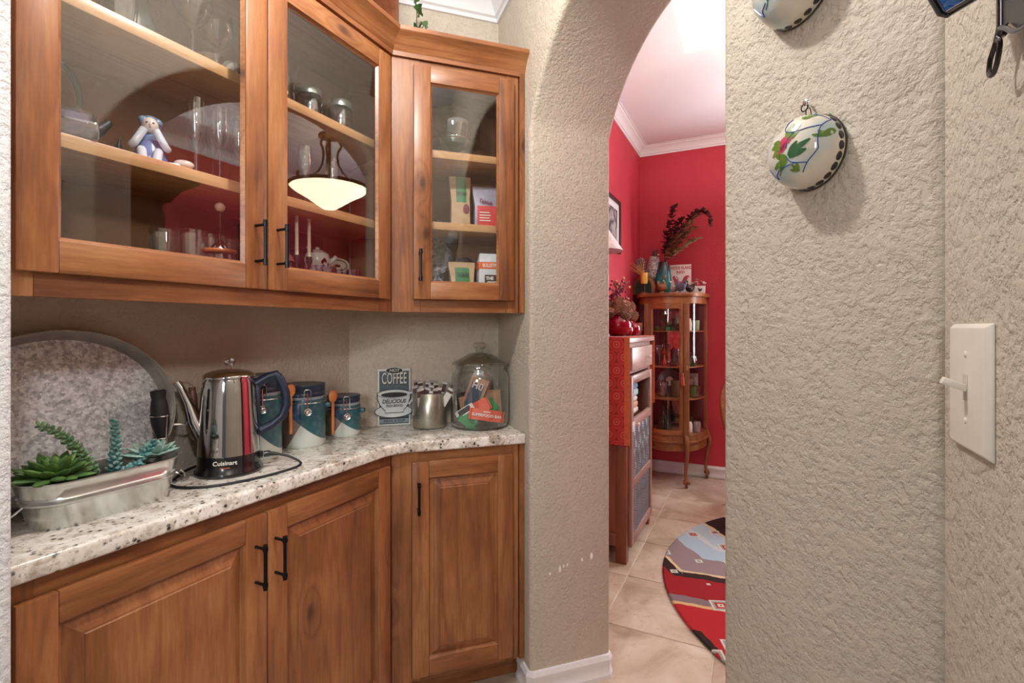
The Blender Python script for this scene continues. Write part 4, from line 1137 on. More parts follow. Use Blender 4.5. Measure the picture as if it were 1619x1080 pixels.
fm = thing('pewter_mould', 'grey pewter mould with a moulded face behind the bags', 'mould', DP(.288, .23, D0 + .135), (R(75), 0, R(30)))
obj('shell', MB().lathe([(0, .035), (.022, .032), (.038, .018), (.044, 0), (.040, 0), (.034, .014), (0, .03)], 24, rf=cut(6, .05)), plain('grey_pewter', S(120, 120, 118), .3, .6), fm)
obj('boss', MB().ell((0, 0, .036), (.012, .010, .007), 12, 8), plain('grey_pewter_boss', S(150, 150, 146), .3, .6), fm)
obj('rest', MB().box(-.03, .03, -.135, -.044, -.004, .004), M['matte_black'], fm)
lathe_thing('glass_cup', 'clear glass cup behind the white coffee box', 'cup', DP(.375, .225, D0), [(0, 0), (.032, 0), (.036, .15), (.044, .175), (.041, .175), (.033, .15), (.028, .006), (0, .006)], M['clear'])
bx = thing('coffee_bag', 'white coffee bag with an orange band in the corner cabinet', 'bag', DP(.362, .115, D0), R(40))
whitep = plain('white_foil_pack', S(216, 218, 220), .4, var=.05)
mb = MB(); mb.loft([[(-.052, -.03, 0), (.05, -.03, 0), (.05, .03, 0), (-.052, .03, 0)], [(-.05, -.03, .15), (.048, -.03, .15), (.048, .03, .15), (-.05, .03, .15)], [(-.044, -.004, .178), (.044, -.004, .178), (.044, .004, .178), (-.044, .004, .178)]]); obj('pouch', mb, whitep, bx, bevel=.002)
obj('orange_band', MB().box(-.0526, .0506, -.0308, .0306, .118, .143), plain('orange_band', S(226, 104, 44), .45), bx)
text('lettering', 'BULLETPROOF', .018, M['white'], bx, (.004, -.0316, .130), sx=.72, bold=.0004)
obj('dark_panel', MB().box(-.030, .0506, -.0312, -.0295, .052, .096), plain('dark_brown_panel', S(48, 36, 32), .5), bx)
text('lettering', 'THE', .0155, M['white'], bx, (-.012, -.0322, .083), bold=.0008)
text('lettering', 'ORIGINAL', .0155, M['white'], bx, (.010, -.0322, .066), sx=.88, bold=.0008)
obj('seal', MB().ell((.038, -.0312, .105), (.012, .001, .012), 16, 6), plain('tan_seal', S(196, 178, 150), .5), bx)

# ------------------------------------------------------------------ on top of the cabinets
TOPZ = UZ1 - .002
barn = wood('barn_red_brown_wood', S(74, 38, 24), S(118, 68, 44), S(142, 88, 60), 'x', knots=.3)
cr_ = thing('wooden_crate', 'reddish wooden display crate standing on top of the long cabinet', 'crate', (-1.255, 1.27, TOPZ), ROT_M)
obj('back_board', MB().box(-.36, .20, .085, .097, .0, .42), barn, cr_)
for (a_, b_) in ((-.36, -.342), (.182, .20)): obj('side_board', MB().box(a_, b_, -.075, .084, 0, .42), barn, cr_, bevel=.002)
obj('bottom_board', MB().box(-.341, .181, -.075, .084, 0, .016), barn, cr_)
obj('top_board', MB().box(-.37, .21, -.085, .1, .421, .44), barn, cr_)
for zz in (.14, .28): obj('back_slat', MB().box(-.341, .181, .076, .084, zz - .03, zz + .03), barn, cr_, bevel=.002)
ivyg = leafmat('ivy_green', S(30, 66, 34), S(70, 106, 52))
iv = thing('ivy_garland', 'trailing green ivy beside the crate above the corner cabinet', 'ivy', DP(.095, .19, TOPZ), 0)
obj('vine', MB().tube(smooth([(0, 0, .0), (.015, .012, .06), (.012, .01, .12), (.0, .0, .18), (.004, .0, .25), (-.004, 0, .30)]), .0018, 6), plain('vine_brown', S(96, 80, 44), .7), iv)
random.seed(8)
for k in range(26):
    zz = .02 + .27 * random.random(); a_ = random.uniform(-2.2, 1.0); s_ = random.uniform(.018, .030)
    ctr = Vector((.012 + .012 * math.cos(a_), .006 + .016 * math.sin(a_), zz))
    mb = MB(); pts_ = []
    for (x_, y_) in ((0, 0), (.45, -.1), (.6, .25), (.35, .4), (.3, .65), (0, 1.05), (-.3, .65), (-.35, .4), (-.6, .25), (-.45, -.1)): pts_.append((x_ * s_, y_ * s_))
    mb.M = Matrix.Translation(ctr) @ Matrix.Rotation(a_, 4, 'Z') @ Matrix.Rotation(random.uniform(.6, 2.2), 4, 'X') @ Matrix.Rotation(random.uniform(-1, 1), 4, 'Z')
    mb.prism(pts_, -.0004, .0004); obj('leaf', mb, ivyg, iv)
tw_ = thing('dried_twigs', 'pale dried twigs lying on top of the long cabinet by the crate', 'twigs', DP(-.03, .07, TOPZ))
for k in range(7):
    a_ = random.uniform(0, 6.28); L_ = random.uniform(.04, .09)
    obj('twig', MB().tube([(0, 0, .0), (L_ * .4 * math.cos(a_), L_ * .4 * math.sin(a_), .05 + .03 * random.random()), (L_ * .8 * math.cos(a_ + .5), L_ * .8 * math.sin(a_ + .5), .09 + .03 * random.random())], .0016, 5), plain('pale_twig', S(176, 164, 112), .8), tw_)
wr = thing('wire_ornament', 'small dark wire ornament on top of the corner cabinet', 'ornament', DP(.30, .13, TOPZ), R(45))
for k in range(4):
    obj('wire_loop', MB().tube([(.02 * math.cos(a) + .012 * k, .004 * k, .062 + .016 * math.sin(a)) for a in [2 * PI * i / 20 for i in range(20)]], .0012, 5, closed=True), darkm, wr)
obj('wire_stem', MB().tube([(.015, .005, 0), (.015, .005, .05)], .0016, 6), darkm, wr)
# ------------------------------------------------------------------ on the right-hand walls
MW = Matrix(((Q, 0, -Q), (-Q, 0, -Q), (0, 1, 0)))          # arch wall: x to the right, y up, z out of the wall
glz = NT('cream_blue_glaze'); v_ = glz.coord(); n_ = glz.noise(v_, 16, 2)
glz.base(glz.ramp(n_, [(.36, S(176, 194, 196)), (.55, S(214, 206, 190))])); glz.set(Roughness=.12, Coat_Weight=.4)
blue_ln = plain('cobalt_brush_line', S(30, 66, 140), .25); gl1 = plain('leaf_green_paint', S(96, 124, 46), .3, var=.2); gl2 = plain('deep_green_paint', S(46, 92, 54), .3); pk = plain('rose_paint', S(190, 60, 96), .3, var=.2); dk_ = plain('dark_brown_glaze', S(50, 42, 38), .25)
def mould(label, n, z, Rr, flip):
    o = thing('ceramic_mould', label, 'ceramic mould', DP(.4585, n, z), mat3=MW, group='painted ceramic moulds on the wall')
    dent = lambda a: 1 - .10 * math.exp(-((a - R(118)) / .28) ** 2) - .03 * math.exp(-((a - R(215)) / .3) ** 2)
    H_ = .052
    prof = [(Rr * .97, 0), (Rr, .004), (Rr * .995, .014), (Rr * .96, .024), (Rr * .88, .035), (Rr * .72, .044), (Rr * .45, .0505), (Rr * .2, H_), (0, H_)]
    obj('dome', MB().lathe(prof, 64, rf=dent), glz.m, o, ang=60)
    def surf(x, y):
        r_ = math.hypot(x, y) / Rr; a = math.atan2(y, x) % (2 * PI); k = r_ / dent(a)
        zz = 0
        for (p_, q_) in zip(prof, prof[1:]):
            if q_[0] / Rr <= k <= p_[0] / Rr and p_[0] > q_[0]:
                f = (p_[0] / Rr - k) / ((p_[0] - q_[0]) / Rr); zz = p_[1] + (q_[1] - p_[1]) * f
        return (x, y, zz + .0004)
    def line(pts, r_=.0007, name='painted_line', mat=blue_ln):
        P_ = [surf(min(.8, p.x + .17) * Rr, p.y * .95 * Rr) for p in smooth([(a, b, 0) for (a, b) in pts], 6)]
        obj(name, MB().tube(P_, r_, 5), mat, o)
    def petal(x, y, a, L, W, mat, name):
        x += .42; y += .04; W *= 1.3; L *= 1.15
        pts = []
        for t in range(7):
            u = t / 6; pts.append((x + L * u * math.cos(a), y + L * u * math.sin(a), math.sin(PI * (.12 + .8 * u)) * W))
        vs = []; fs = []
        for (px_, py_, w_) in pts:
            for sgn in (-1, 0, 1):
                q_ = surf((px_ - sgn * w_ * math.sin(a)) * Rr, (py_ + sgn * w_ * math.cos(a)) * Rr); vs.append((q_[0], q_[1], q_[2] + .0003))
        for t in range(6):
            for k in range(2): fs.append((t * 3 + k, t * 3 + k + 1, t * 3 + k + 4, t * 3 + k + 3))
        obj(name, MB().add(vs, fs), mat, o)
    line([(-.12, .86), (-.22, .62), (-.1, .46), (.12, .40), (.5, .42), (.72, .46)])
    line([(.22, .92), (.5, .75), (.72, .46), (.74, .1), (.6, -.25), (.38, -.52), (.2, -.74)])
    line([(.12, .40), (-.06, .24), (-.12, .02)]); line([(-.12, -.22), (-.02, -.38), (.12, -.46), (.38, -.52)])
    line([(-.34, -.50), (-.12, -.48), (.12, -.46)]); line([(-.88, -.34), (-.72, -.56), (-.56, -.74)]); line([(-.56, -.74), (-.54, -.62), (-.40, -.52)])
    line([(-.30, -.28), (-.32, -.52), (-.44, -.66)], .0006, 'painted_stem', gl2); line([(-.32, -.2), (-.36, .02)], .0006, 'painted_stem', gl2)
    fx, fy = -.42, .14
    if not flip:
        for (a, L, mt) in ((R(70), .42, gl1), (R(45), .48, gl1), (R(25), .34, gl1), (R(165), .30, gl1), (R(185), .36, gl1), (R(215), .40, gl1)): petal(fx + .12 * math.cos(a), fy + .12 * math.sin(a), a, L * .8, .06, mt, 'painted_leaf')
        for (a, L) in ((R(95), .14), (R(60), .16), (R(130), .14), (R(20), .2), (R(250), .22), (R(230), .3)): petal(fx, fy, a, L, .07, pk, 'painted_petal')
        for (a, L, bx_, by_) in ((R(28), .55, -.3, -.26), (R(12), .40, -.28, -.3), (R(50), .35, -.30, -.24), (R(200), .42, -.36, -.30), (R(225), .32, -.36, -.32), (R(165), .3, -.36, -.26)): petal(bx_, by_, a, L, .065, gl2 if a < R(60) else gl1, 'painted_leaf')
    for (bx_, by_) in ((.5, .05), (-.1, -.70), (.1, .66)):
        for da in (-.5, .1, .7): petal(bx_, by_, R(120) + da, .2, .035, gl1, 'painted_leaf')
    for k in range(11):                                      # dark dashes round the foot of the rim
        a = R(40 - 15.5 * k); r_ = Rr * dent(a % (2 * PI))
        mb = MB(); mb.M = Matrix.Rotation(a, 4, 'Z') @ Matrix.Translation((r_ * .985, 0, .010)) @ Matrix.Rotation(R(-8), 4, 'Y')
        mb.ell((0, 0, 0), (.0022, .0062, .0048), 10, 6); obj('rim_dash', mb, dk_, o)
    mb = MB(); mb.tube([(Rr * .99 * dent(a) * math.cos(a), Rr * .99 * dent(a) * math.sin(a), .0015) for a in [2 * PI * i / 48 for i in range(48)]], .0018, 6, closed=True); obj('foot_ring', mb, dk_, o)
    obj('hanging_wire', MB().tube([(-.006, Rr * .96, .006), (-.004, Rr + .012, .008), (.002, Rr + .012, .008), (.004, Rr * .96, .006)], .0007, 5), M['iron'], o)
    h = thing('wall_hook', 'small nail and ring hook holding ' + ('the upper' if flip else 'the flower-painted') + ' ceramic mould', 'hook', DP(.4585, n, z + Rr + .013), mat3=MW, group='hooks for the moulds')
    obj('nail', MB().tube([(0, .002, -.004), (0, .004, .016)], .0014, 6), M['chrome_wire'], h)
    obj('nail_head', MB().ell((.002, .0055, .016), (.005, .005, .0016), 12, 6), M['chrome_wire'], h)
    obj('ring', MB().tube([(-.004 + .0052 * math.cos(a), .0015 + .0052 * math.sin(a), .011) for a in [2 * PI * i / 20 for i in range(20)]], .0009, 6, closed=True), M['iron'], h)
mould('flower-painted cream ceramic mould hanging on the stucco wall', -1.144, 1.535, .0505, False)
mould('blue-lined ceramic mould cut by the top of the picture', -1.122, 1.789, .061, True)

SW = Matrix(((0, 0, -1), (-1, 0, 0), (0, 1, 0)))            # switch wall: x toward the camera, y up, z out
sw = thing('light_switch', 'ivory toggle light switch plate on the wall corner', 'light switch', (.1884, .6255, 1.2325), mat3=SW)
ivory = plain('ivory_plastic', S(232, 224, 212), .35, var=.02)
mb = MB()
rr = lambda hw, hh, z_: [(-hw, -hh, z_), (hw, -hh, z_), (hw, hh, z_), (-hw, hh, z_)]
mb.loft([rr(.048, .0615, 0), rr(.048, .0615, .002), rr(.044, .0575, .0065)])
obj('plate', mb, ivory, sw, bevel=.002, seg=3)
obj('slot', MB().box(-.0055, .0055, -.0125, .0125, .006, .0069), plain('ivory_slot_shade', S(196, 188, 176), .5), sw)
mb = MB(); mb.M = Matrix.Translation((0, -.001, .006)) @ Matrix.Rotation(R(-22), 4, 'X'); mb.box(-.0042, .0042, -.0035, .0035, 0, .020); obj('toggle', mb, ivory, sw, bevel=.001)
for zz in (.032, -.032): obj('screw', MB().ell((0, zz, .0066), (.003, .0034, .0012), 12, 6), ivory, sw)

# blue ornament hanging at the wall corner
rt = Matrix(((math.cos(YAW), 0, math.sin(YAW)), (math.sin(YAW), 0, -math.cos(YAW)), (0, 1, 0)))
og = thing('glass_ornament', 'small blue painted square ornament in a black frame, hung by its corner', 'ornament', (.1448, .5491, 1.5575), mat3=rt)
mb = MB(); mb.M = Matrix.Rotation(R(31), 4, 'Z'); s_ = .046
blu = NT('blue_painted_glass'); v_ = blu.coord(); n_ = blu.noise(v_, 70, 3, .6, 1.5)
blu.base(blu.ramp(n_, [(.35, S(20, 60, 150)), (.55, S(70, 130, 200)), (.7, S(206, 210, 196))])); blu.set(Roughness=.15)
mb.box(.003, s_ - .003, .003, s_ - .003, -.0015, .0015); obj('tile', mb, blu.m, og)
mb = MB(); mb.M = Matrix.Rotation(R(31), 4, 'Z'); mb.tube([(.0035, 0, 0), (s_ - .0035, 0, 0), (s_, .0035, 0), (s_, s_ - .0035, 0), (s_ - .0035, s_, 0), (.0035, s_, 0), (0, s_ - .0035, 0), (0, .0035, 0)], .0027, 8, closed=True); obj('frame', mb, M['black'], og)
obj('cord', MB().tube([(.004, .075, 0), (.004, .072, 0), (.008, .11, -.008)], .0008, 5), M['black'], og)
# black iron rack with grey pocket
rk = thing('iron_wall_rack', 'black iron wall rack with a grey metal pocket and curled foot', 'rack', (.178, .533, 1.523), mat3=SW)
obj('upright_bar', MB().box(-.0015, .0045, 0, .26, -.002, .004), M['black'], rk, bevel=.0012)
obj('curl', MB().tube(smooth([(.0015, .012, .002), (-.004, -.002, .003), (-.011, -.012, .004), (-.010, -.024, .005), (-.002, -.027, .005), (.006, -.020, .005), (.010, -.008, .005), (.006, -.002, .005)]), .0019, 8), M['black'], rk)
gm = plain('grey_sheet_metal', S(84, 84, 86), .35, .7)
mb = MB(); mb.prism([(.006, .26), (.006, .006), (.016, .004), (.03, -.008), (.055, -.014), (.085, -.008), (.10, .004), (.11, .006), (.11, .26)], .0, .002); obj('pocket', mb, gm, rk)
obj('bottom_rod', MB().tube(smooth([(.001, -.003, .004), (.010, .003, .005), (.02, -.002, .005), (.034, -.012, .005), (.055, -.018, .005), (.08, -.012, .005), (.1, .0, .005)]), .0018, 8), plain('pale_iron_rod', S(120, 120, 122), .3, .8), rk)

# ------------------------------------------------------------------ dining room
# --- rug
def rugmat():
    t = NT('kilim_pattern'); tc = t.new('ShaderNodeTexCoord'); v = tc.outputs['Object']
    nz = t.noise(v, 9, 3); 
    sp = t.new('ShaderNodeSeparateXYZ', inp={0: v}); x, y = sp.outputs[0], sp.outputs[1]
    # zig-zag bands running across the rug
    zig = t.math('PINGPONG', t.math('ADD', x, 5.0), .34)
    d = t.math('ADD', t.math('ADD', y, t.math('MULTIPLY', zig, -.55)), t.math('MULTIPLY', nz, .05))
    f = t.math('FRACT', t.math('MULTIPLY', t.math('ADD', d, 5.03), .72))
    c = t.ramp(f, [(0, S(148, 34, 40)), (.16, S(52, 38, 36)), (.20, S(214, 190, 150)), (.215, S(142, 126, 128)), (.36, S(166, 186, 200)), (.47, S(190, 196, 196)), (.50, S(168, 186, 196)), (.60, S(206, 178, 130)), (.615, S(48, 36, 34)), (.78, S(172, 40, 46)), (.93, S(206, 172, 124)), (.95, S(128, 110, 114))], 'CONSTANT')
    vd = t.new('ShaderNodeTexVoronoi', feature='F1', distance='MANHATTAN', inp={'Vector': v, 'Scale': 6.0, 'Randomness': .7})
    c1 = t.ramp(vd.outputs['Distance'], [(0, S(60, 40, 44)), (.10, S(206, 196, 180)), (.18, S(176, 44, 48)), (.27, S(150, 158, 150)), (.36, S(214, 206, 190)), (.42, S(160, 176, 188))], 'CONSTANT')
    m = t.math('LESS_THAN', vd.outputs['Distance'], .44)
    sel = t.math('GREATER_THAN', t.new('ShaderNodeSeparateColor', inp={0: vd.outputs['Color']}).outputs[0], .2)
    c = t.mix(t.math('MULTIPLY', m, sel), c, c1)
    n2 = t.noise(v, 300, 2); c = t.mix(t.ramp(n2, [(.3, .25), (.7, 0)]), c, S(60, 40, 40))
    t.base(c); t.set(Roughness=.95, Specular_IOR_Level=.1); t.bump(n2, .4, .004)
    return t.m
o = obj('round_rug', MB().lathe([(0, .001), (1.185, .001), (1.192, .007), (1.185, .013), (1.0, .014), (0, .014)], 96, rf=None), rugmat()); o.location = (.732, 2.92, 0); o.rotation_euler = (0, 0, R(-24))
tag(o, 'round red, blue and brown kilim-patterned rug on the tile floor', 'rug')

# --- tall cupboard (pie safe) against the left red wall
oak = wood('reddish_oak', S(78, 34, 22), S(122, 62, 40), S(150, 86, 58), 'z', knots=.1); oakx = wood('reddish_oak_rail', S(90, 48, 34), S(138, 84, 64), S(164, 108, 86), 'x', knots=.1)
paleoak = wood('pale_worn_oak', S(122, 88, 78), S(160, 128, 118), S(186, 158, 150), 'x', knots=0); paleoakz = wood('pale_worn_oak_upright', S(112, 72, 60), S(150, 108, 94), S(176, 138, 124), 'z', knots=0)
tin = NT('punched_tin'); v_ = tin.coord()
sp_ = tin.new('ShaderNodeSeparateXYZ', inp={0: v_})
dist = tin.math('SQRT', tin.math('ADD', tin.math('POWER', tin.math('ABSOLUTE', tin.math('SUBTRACT', tin.math('PINGPONG', tin.math('ADD', sp_.outputs[0], 3.0), .12), .06)), 2.0), tin.math('POWER', tin.math('ABSOLUTE', tin.math('SUBTRACT', tin.math('PINGPONG', tin.math('ADD', sp_.outputs[2], 3.0), .12), .06)), 2.0)))
wv_ = tin.math('SINE', tin.math('MULTIPLY', dist, 520)); tin.base(tin.ramp(tin.math('MULTIPLY_ADD', wv_, .5, .5), [(.3, S(84, 92, 100)), (.7, S(150, 156, 162))])); tin.set(Metallic=.6, Roughness=.4); tin.bump(wv_, .5, .003)
SX, SY0, SY1 = -.632, 2.712, 3.385
ps = thing('pie_safe_cupboard', 'tall narrow oak cupboard with pierced tin door panels against the red wall', 'cupboard', (SX, SY0, 0), ROT_M)
WL_, DP_ = SY1 - SY0, .318                                   # local x along its front, y into depth
for (xx, yy) in ((0, 0), (WL_ - .05, 0), (0, DP_ - .06), (WL_ - .05, DP_ - .06)):
    obj('corner_post', MB().box(xx, xx + .05, yy, yy + .06, 0, 1.205), oak, ps, bevel=.003)
obj('side_panel', MB().box(.012, .022, .06, DP_ - .06, .12, 1.205), oak, ps)
obj('side_rail', MB().box(.006, .03, .06, DP_ - .06, .09, .16), oakx, ps)
obj('far_side_panel', MB().box(WL_ - .03, WL_ - .02, .06, DP_ - .06, .12, 1.205), oak, ps)
obj('back_panel', MB().box(.02, WL_ - .02, DP_ - .012, DP_ - .004, .1, 1.205), oak, ps)
obj('bottom_board', MB().box(.05, WL_ - .05, .01, DP_ - .02, .09, .11), oakx, ps)
obj('top', MB().box(-.02, WL_ + .03, -.022, DP_ + .002, 1.206, 1.235), paleoak, ps, bevel=.004)
obj('top_rail', MB().box(.05, WL_ - .05, .004, .03, 1.17, 1.205), paleoak, ps)
obj('mid_rail', MB().box(.05, WL_ - .05, .004, .03, 1.03, 1.055), paleoak, ps)
obj('inner_shelf', MB().box(.05, WL_ - .05, .05, DP_ - .02, .735, .75), oakx, ps)
obj('drawer_box', MB().box(.06, WL_ - .06, .005, DP_ - .03, 1.057, 1.168), oakx, ps)
dw = obj('drawer', MB().box(.06, WL_ - .03, -.020, .004, 1.05, 1.18), paleoak, ps, bevel=.004)
knobp = plain('white_porcelain_knob', S(222, 216, 210), .25)
def knob(parent, x, z, y=-.02):
    mb = MB(); mb.M = Matrix.Translation((x, y, z)) @ Matrix.Rotation(PI / 2, 4, 'X'); mb.lathe([(0, -.002), (.006, -.002), (.005, .010), (.011, .016), (.012, .022), (.008, .027), (0, .028)], 16); obj('knob', mb, knobp, parent)
knob(dw, .46, 1.112)
zs = (.075, .125, .39, .435, .725, .775, .975, 1.022)
dr = obj('door', MB().box(.055, .10, -.018, .003, zs[0], zs[7]), paleoakz, ps, bevel=.003)
obj('stile', MB().box(WL_ - .075, WL_ - .03, -.018, .003, zs[0], zs[7]), paleoakz, dr, bevel=.003)
for (a_, b_) in ((0, 1), (2, 3), (4, 5), (6, 7)): obj('rail', MB().box(.10, WL_ - .075, -.0175, .003, zs[a_], zs[b_]), paleoak, dr, bevel=.002)
for (a_, b_) in ((1, 2), (3, 4)): obj('tin_panel', MB().box(.10, WL_ - .075, -.009, -.006, zs[a_], zs[b_]), tin.m, dr)
knob(dr, .14, .745, -.018)
obj('latch', MB().box(.035, .095, -.026, -.0185, .715, .77), plain('pale_latch_paint', S(206, 196, 190), .5), ps, bevel=.002)
linen = [plain('folded_linen_blue', S(120, 160, 186), .8), plain('folded_linen_aqua', S(170, 204, 204), .8), plain('folded_linen_white', S(206, 202, 196), .8), plain('folded_linen_tan', S(196, 150, 124), .8)]
for k, (lab, m_, z_, h_) in enumerate([('folded white cloth at the bottom of the cupboard opening', linen[2], .751, .035), ('folded tan cloth second from the bottom in the cupboard opening', linen[3], .787, .04), ('folded white cloth with a fold in the middle of the pile', linen[2], .828, .03), ('folded aqua cloth near the top of the pile', linen[1], .859, .045), ('folded blue cloth on top of the pile', linen[0], .905, .035)]):
    o = obj('folded_cloth', MB().box(-.22, .20 - .015 * (k % 3), -.10, .09, 0, h_), m_, bevel=.012, seg=3); o.location = (SX - .15, SY0 + WL_ / 2 + .02, z_); o.rotation_euler = (0, 0, ROT_M)
    tag(o, lab, 'cloth', 'folded linens in the cupboard')
# red runner over the cupboard
def runmat():
    t = NT('red_medallion_weave'); tc = t.new('ShaderNodeTexCoord'); sp = t.new('ShaderNodeSeparateXYZ', inp={0: tc.outputs['Object']})
    x, z = sp.outputs[0], sp.outputs[2]
    def cell(ox, oz):
        a = t.math('SUBTRACT', t.math('MODULO', t.math('ADD', x, 3 + ox), .082), .041); b = t.math('SUBTRACT', t.math('MODULO', t.math('ADD', z, 3 + oz), .14), .07)
        return t.math('SQRT', t.math('ADD', t.math('MULTIPLY', a, a), t.math('MULTIPLY', b, b)))
    dd = t.math('MINIMUM', cell(0, 0), cell(.041, .07))
    c = t.ramp(t.math('MULTIPLY', dd, 20), [(0, S(206, 96, 70)), (.12, S(168, 44, 40)), (.26, S(204, 92, 68)), (.38, S(176, 44, 40)), (.62, S(188, 52, 44)), (.80, S(140, 34, 36)), (.9, S(184, 48, 42))], 'CONSTANT')
    t.base(c); t.set(Roughness=.75, Sheen_Weight=.2); return t.m
rn = thing('table_runner', 'red patterned runner draped over the top of the tall cupboard', 'runner', (SX, SY0, 0))
RD = .30
def drape(name, pts, mat, x0, x1, t=.003):
    # pts: (y, z) profile, swept along x
    rings = []
    P = [Vector((p[0], p[1])) for p in pts]
    up = []; lo = []
    for i in range(len(P)):
        d = (P[min(i + 1, len(P) - 1)] - P[max(i - 1, 0)]).normalized(); n = Vector((-d.y, d.x))
        up.append(P[i] + n * t); lo.append(P[i])
    poly = [(p.x, p.y) for p in up] + [(p.x, p.y) for p in reversed(lo)]
    return obj(name, MB().prism(poly, x0, x1, 'yz'), mat, rn, bevel=0)
dp_ = [(-.024, .655), (-.023, .9), (-.0225, 1.21), (-.0215, 1.238), (.0, 1.2372), (.3, 1.2372), (WL_ + .02, 1.2372), (WL_ + .0315, 1.238), (WL_ + .033, 1.21), (WL_ + .034, .79)]
rm_ = runmat()
drape('cloth', dp_, rm_, -.295, -.006); drape('border', dp_, plain('orange_border', S(196, 92, 52), .7), -.006, .024)
obj('tassel_hem', MB().box(-.295, .024, -.027, -.021, .650, .656), plain('dark_red_hem', S(130, 30, 34), .8), rn)
TZ = 1.2405
redg = glass('red_glass', (.75, .03, .08, 1), 1.1, .06)
redsolid = plain('ruby_glass_lining', S(150, 10, 40), .1, coat=.6)
gv = thing('red_globe_vase', 'round ruby glass bowl heaped with pine cones on the cupboard', 'vase', (-.752, 3.02, TZ))
obj('bowl', MB().lathe([(0, 0), (.03, 0), (.06, .016), (.077, .045), (.080, .07), (.070, .105), (.050, .125), (.046, .13), (.044, .13), (.045, .122), (.065, .10), (.0, .02)], 32), redsolid, gv)
cone = plain('pine_cone_brown', S(104, 70, 58), .8, var=.35, vs=90); conet = plain('pine_cone_tip', S(166, 126, 104), .8, var=.2)
def pinecone():
    t = thing('pine_cone', 'brown pine cone', 'pine cone', (0, 0, 0), 0, 'pine cones heaped over the red bowl')
    mb = MB(); mb.ell((0, 0, 0), (.016, .016, .026), 10, 8); obj('core', mb, cone, t)
    mb = MB()
    for k in range(46):
        u = k / 45; zz = -.026 + .052 * u; rr_ = .0165 * math.sqrt(max(.05, 1 - (zz / .029) ** 2)) + .002; a = k * 2.4
        mb.leaf((rr_ * .6 * math.cos(a), rr_ * .6 * math.sin(a), zz), (math.cos(a), math.sin(a), .45), .018, .0085, .002, seg=5, prof=((0, .5), (.5, .9), (1, .8)))
    o = obj('scales', mb, conet, t); o['kind'] = 'stuff'
    return t
pcn = pinecone(); random.seed(21)
spots = [(-.06, -.045, .135), (-.02, -.05, .155), (.02, -.035, .15), (.055, -.02, .14), (.075, .02, .15), (-.04, .01, .175), (.01, .0, .19), (.045, .02, .185), (.0, .05, .17), (.09, -.01, .115), (.035, -.06, .12), (.06, .05, .18), (-.01, -.02, .205), (.085, .03, .175)]
where = ['lowest toward the jamb', 'at the front of the heap', 'front centre of the heap', 'front of the heap above the ruby bowl rim', 'on the far side of the heap', 'at the back of the heap', 'near the top of the heap', 'upper far shoulder of the heap', 'at the rear centre of the heap', 'hanging lowest over the bowl rim', 'drooping in front of the bowl rim', 'high on the far shoulder', 'topmost of the heap', 'outermost on the far shoulder']
for k, (x_, y_, z_) in enumerate(spots):
    loc = (-.752 + x_ * math.cos(YAW) - y_ * math.sin(YAW), 3.02 + x_ * math.sin(YAW) + y_ * math.cos(YAW), TZ + z_)
    rt_ = (random.uniform(-1, 1), random.uniform(-1, 1), random.uniform(0, 6))
    lb = 'brown pine cone ' + where[k]
    if k == 0: pcn.location = loc; pcn.rotation_euler = rt_; pcn['label'] = lb; pcn.scale = (1.05,) * 3
    else: dup(pcn, loc, rt_, lb, 1.0)
o = obj('red_glass_ball', MB().ell((0, 0, .043), .043, 24, 16), redsolid); o.location = (-.70, 3.19, TZ); tag(o, 'shiny ruby glass ball in front of the small wooden box', 'glass ball', 'ruby glass balls')
o = obj('red_glass_ball', MB().ell((0, 0, .036), (.030, .030, .036), 24, 16), redsolid); o.location = (-.712, 3.10, TZ); tag(o, 'smaller ruby glass ball between bowl and larger ball', 'glass ball', 'ruby glass balls')
wb = thing('wooden_box', 'plain pale wooden box behind the ruby glass balls', 'box', (-.745, 3.30, TZ), R(20))
mb = MB(); mb.loft([rr(.062, .045, 0), rr(.074, .054, .082)]); obj('body', mb, paleoakz, wb, bevel=.002)
lathe_thing('red_candle', 'short red candle standing behind the pine cones', 'candle', (-.755, 3.29, TZ + .0825), [(0, 0), (.03, 0), (.03, .03), (0, .031)], plain('red_wax', S(186, 36, 44), .4))
bv = thing('berry_vase', 'dark vase of dried pink berries on the cupboard by the wall', 'vase', (-.845, 3.18, TZ))
obj('vase', MB().lathe([(0, 0), (.035, 0), (.04, .02), (.034, .10), (.028, .15), (.034, .165), (.031, .165), (.025, .15), (0, .14)], 24), plain('dark_violet_glaze', S(52, 34, 50), .25), bv)
berry = plain('dried_pink_berry', S(150, 60, 80), .6, var=.4, vs=50); berry2 = plain('pale_berry', S(196, 186, 130), .6); stemm = plain('brown_stem', S(86, 50, 44), .8)
random.seed(5)
for k in range(22):
    a = random.uniform(-1.0, 2.4); sp_r = random.uniform(.03, .12); hh = random.uniform(.22, .37)
    pts = smooth([(0, 0, .14), (sp_r * .3 * math.cos(a), sp_r * .3 * math.sin(a), .14 + (hh - .14) * .5), (sp_r * math.cos(a), sp_r * math.sin(a), hh)], 4)
    st_ = obj('stem', MB().tube(pts, .0012, 5), stemm, bv)
    mb = MB(); mb2 = MB()
    for q_ in range(11):
        p = pts[-1 - (q_ % 6)] + Vector((random.uniform(-.02, .02), random.uniform(-.02, .02), random.uniform(-.03, .015)))
        (mb if q_ % 5 else mb2).ell(p, .0082, 7, 5)
    b_ = obj('berry_cluster', mb, berry, st_); b_['kind'] = 'stuff'; b_ = obj('pale_berry_cluster', mb2, berry2, st_); b_['kind'] = 'stuff'
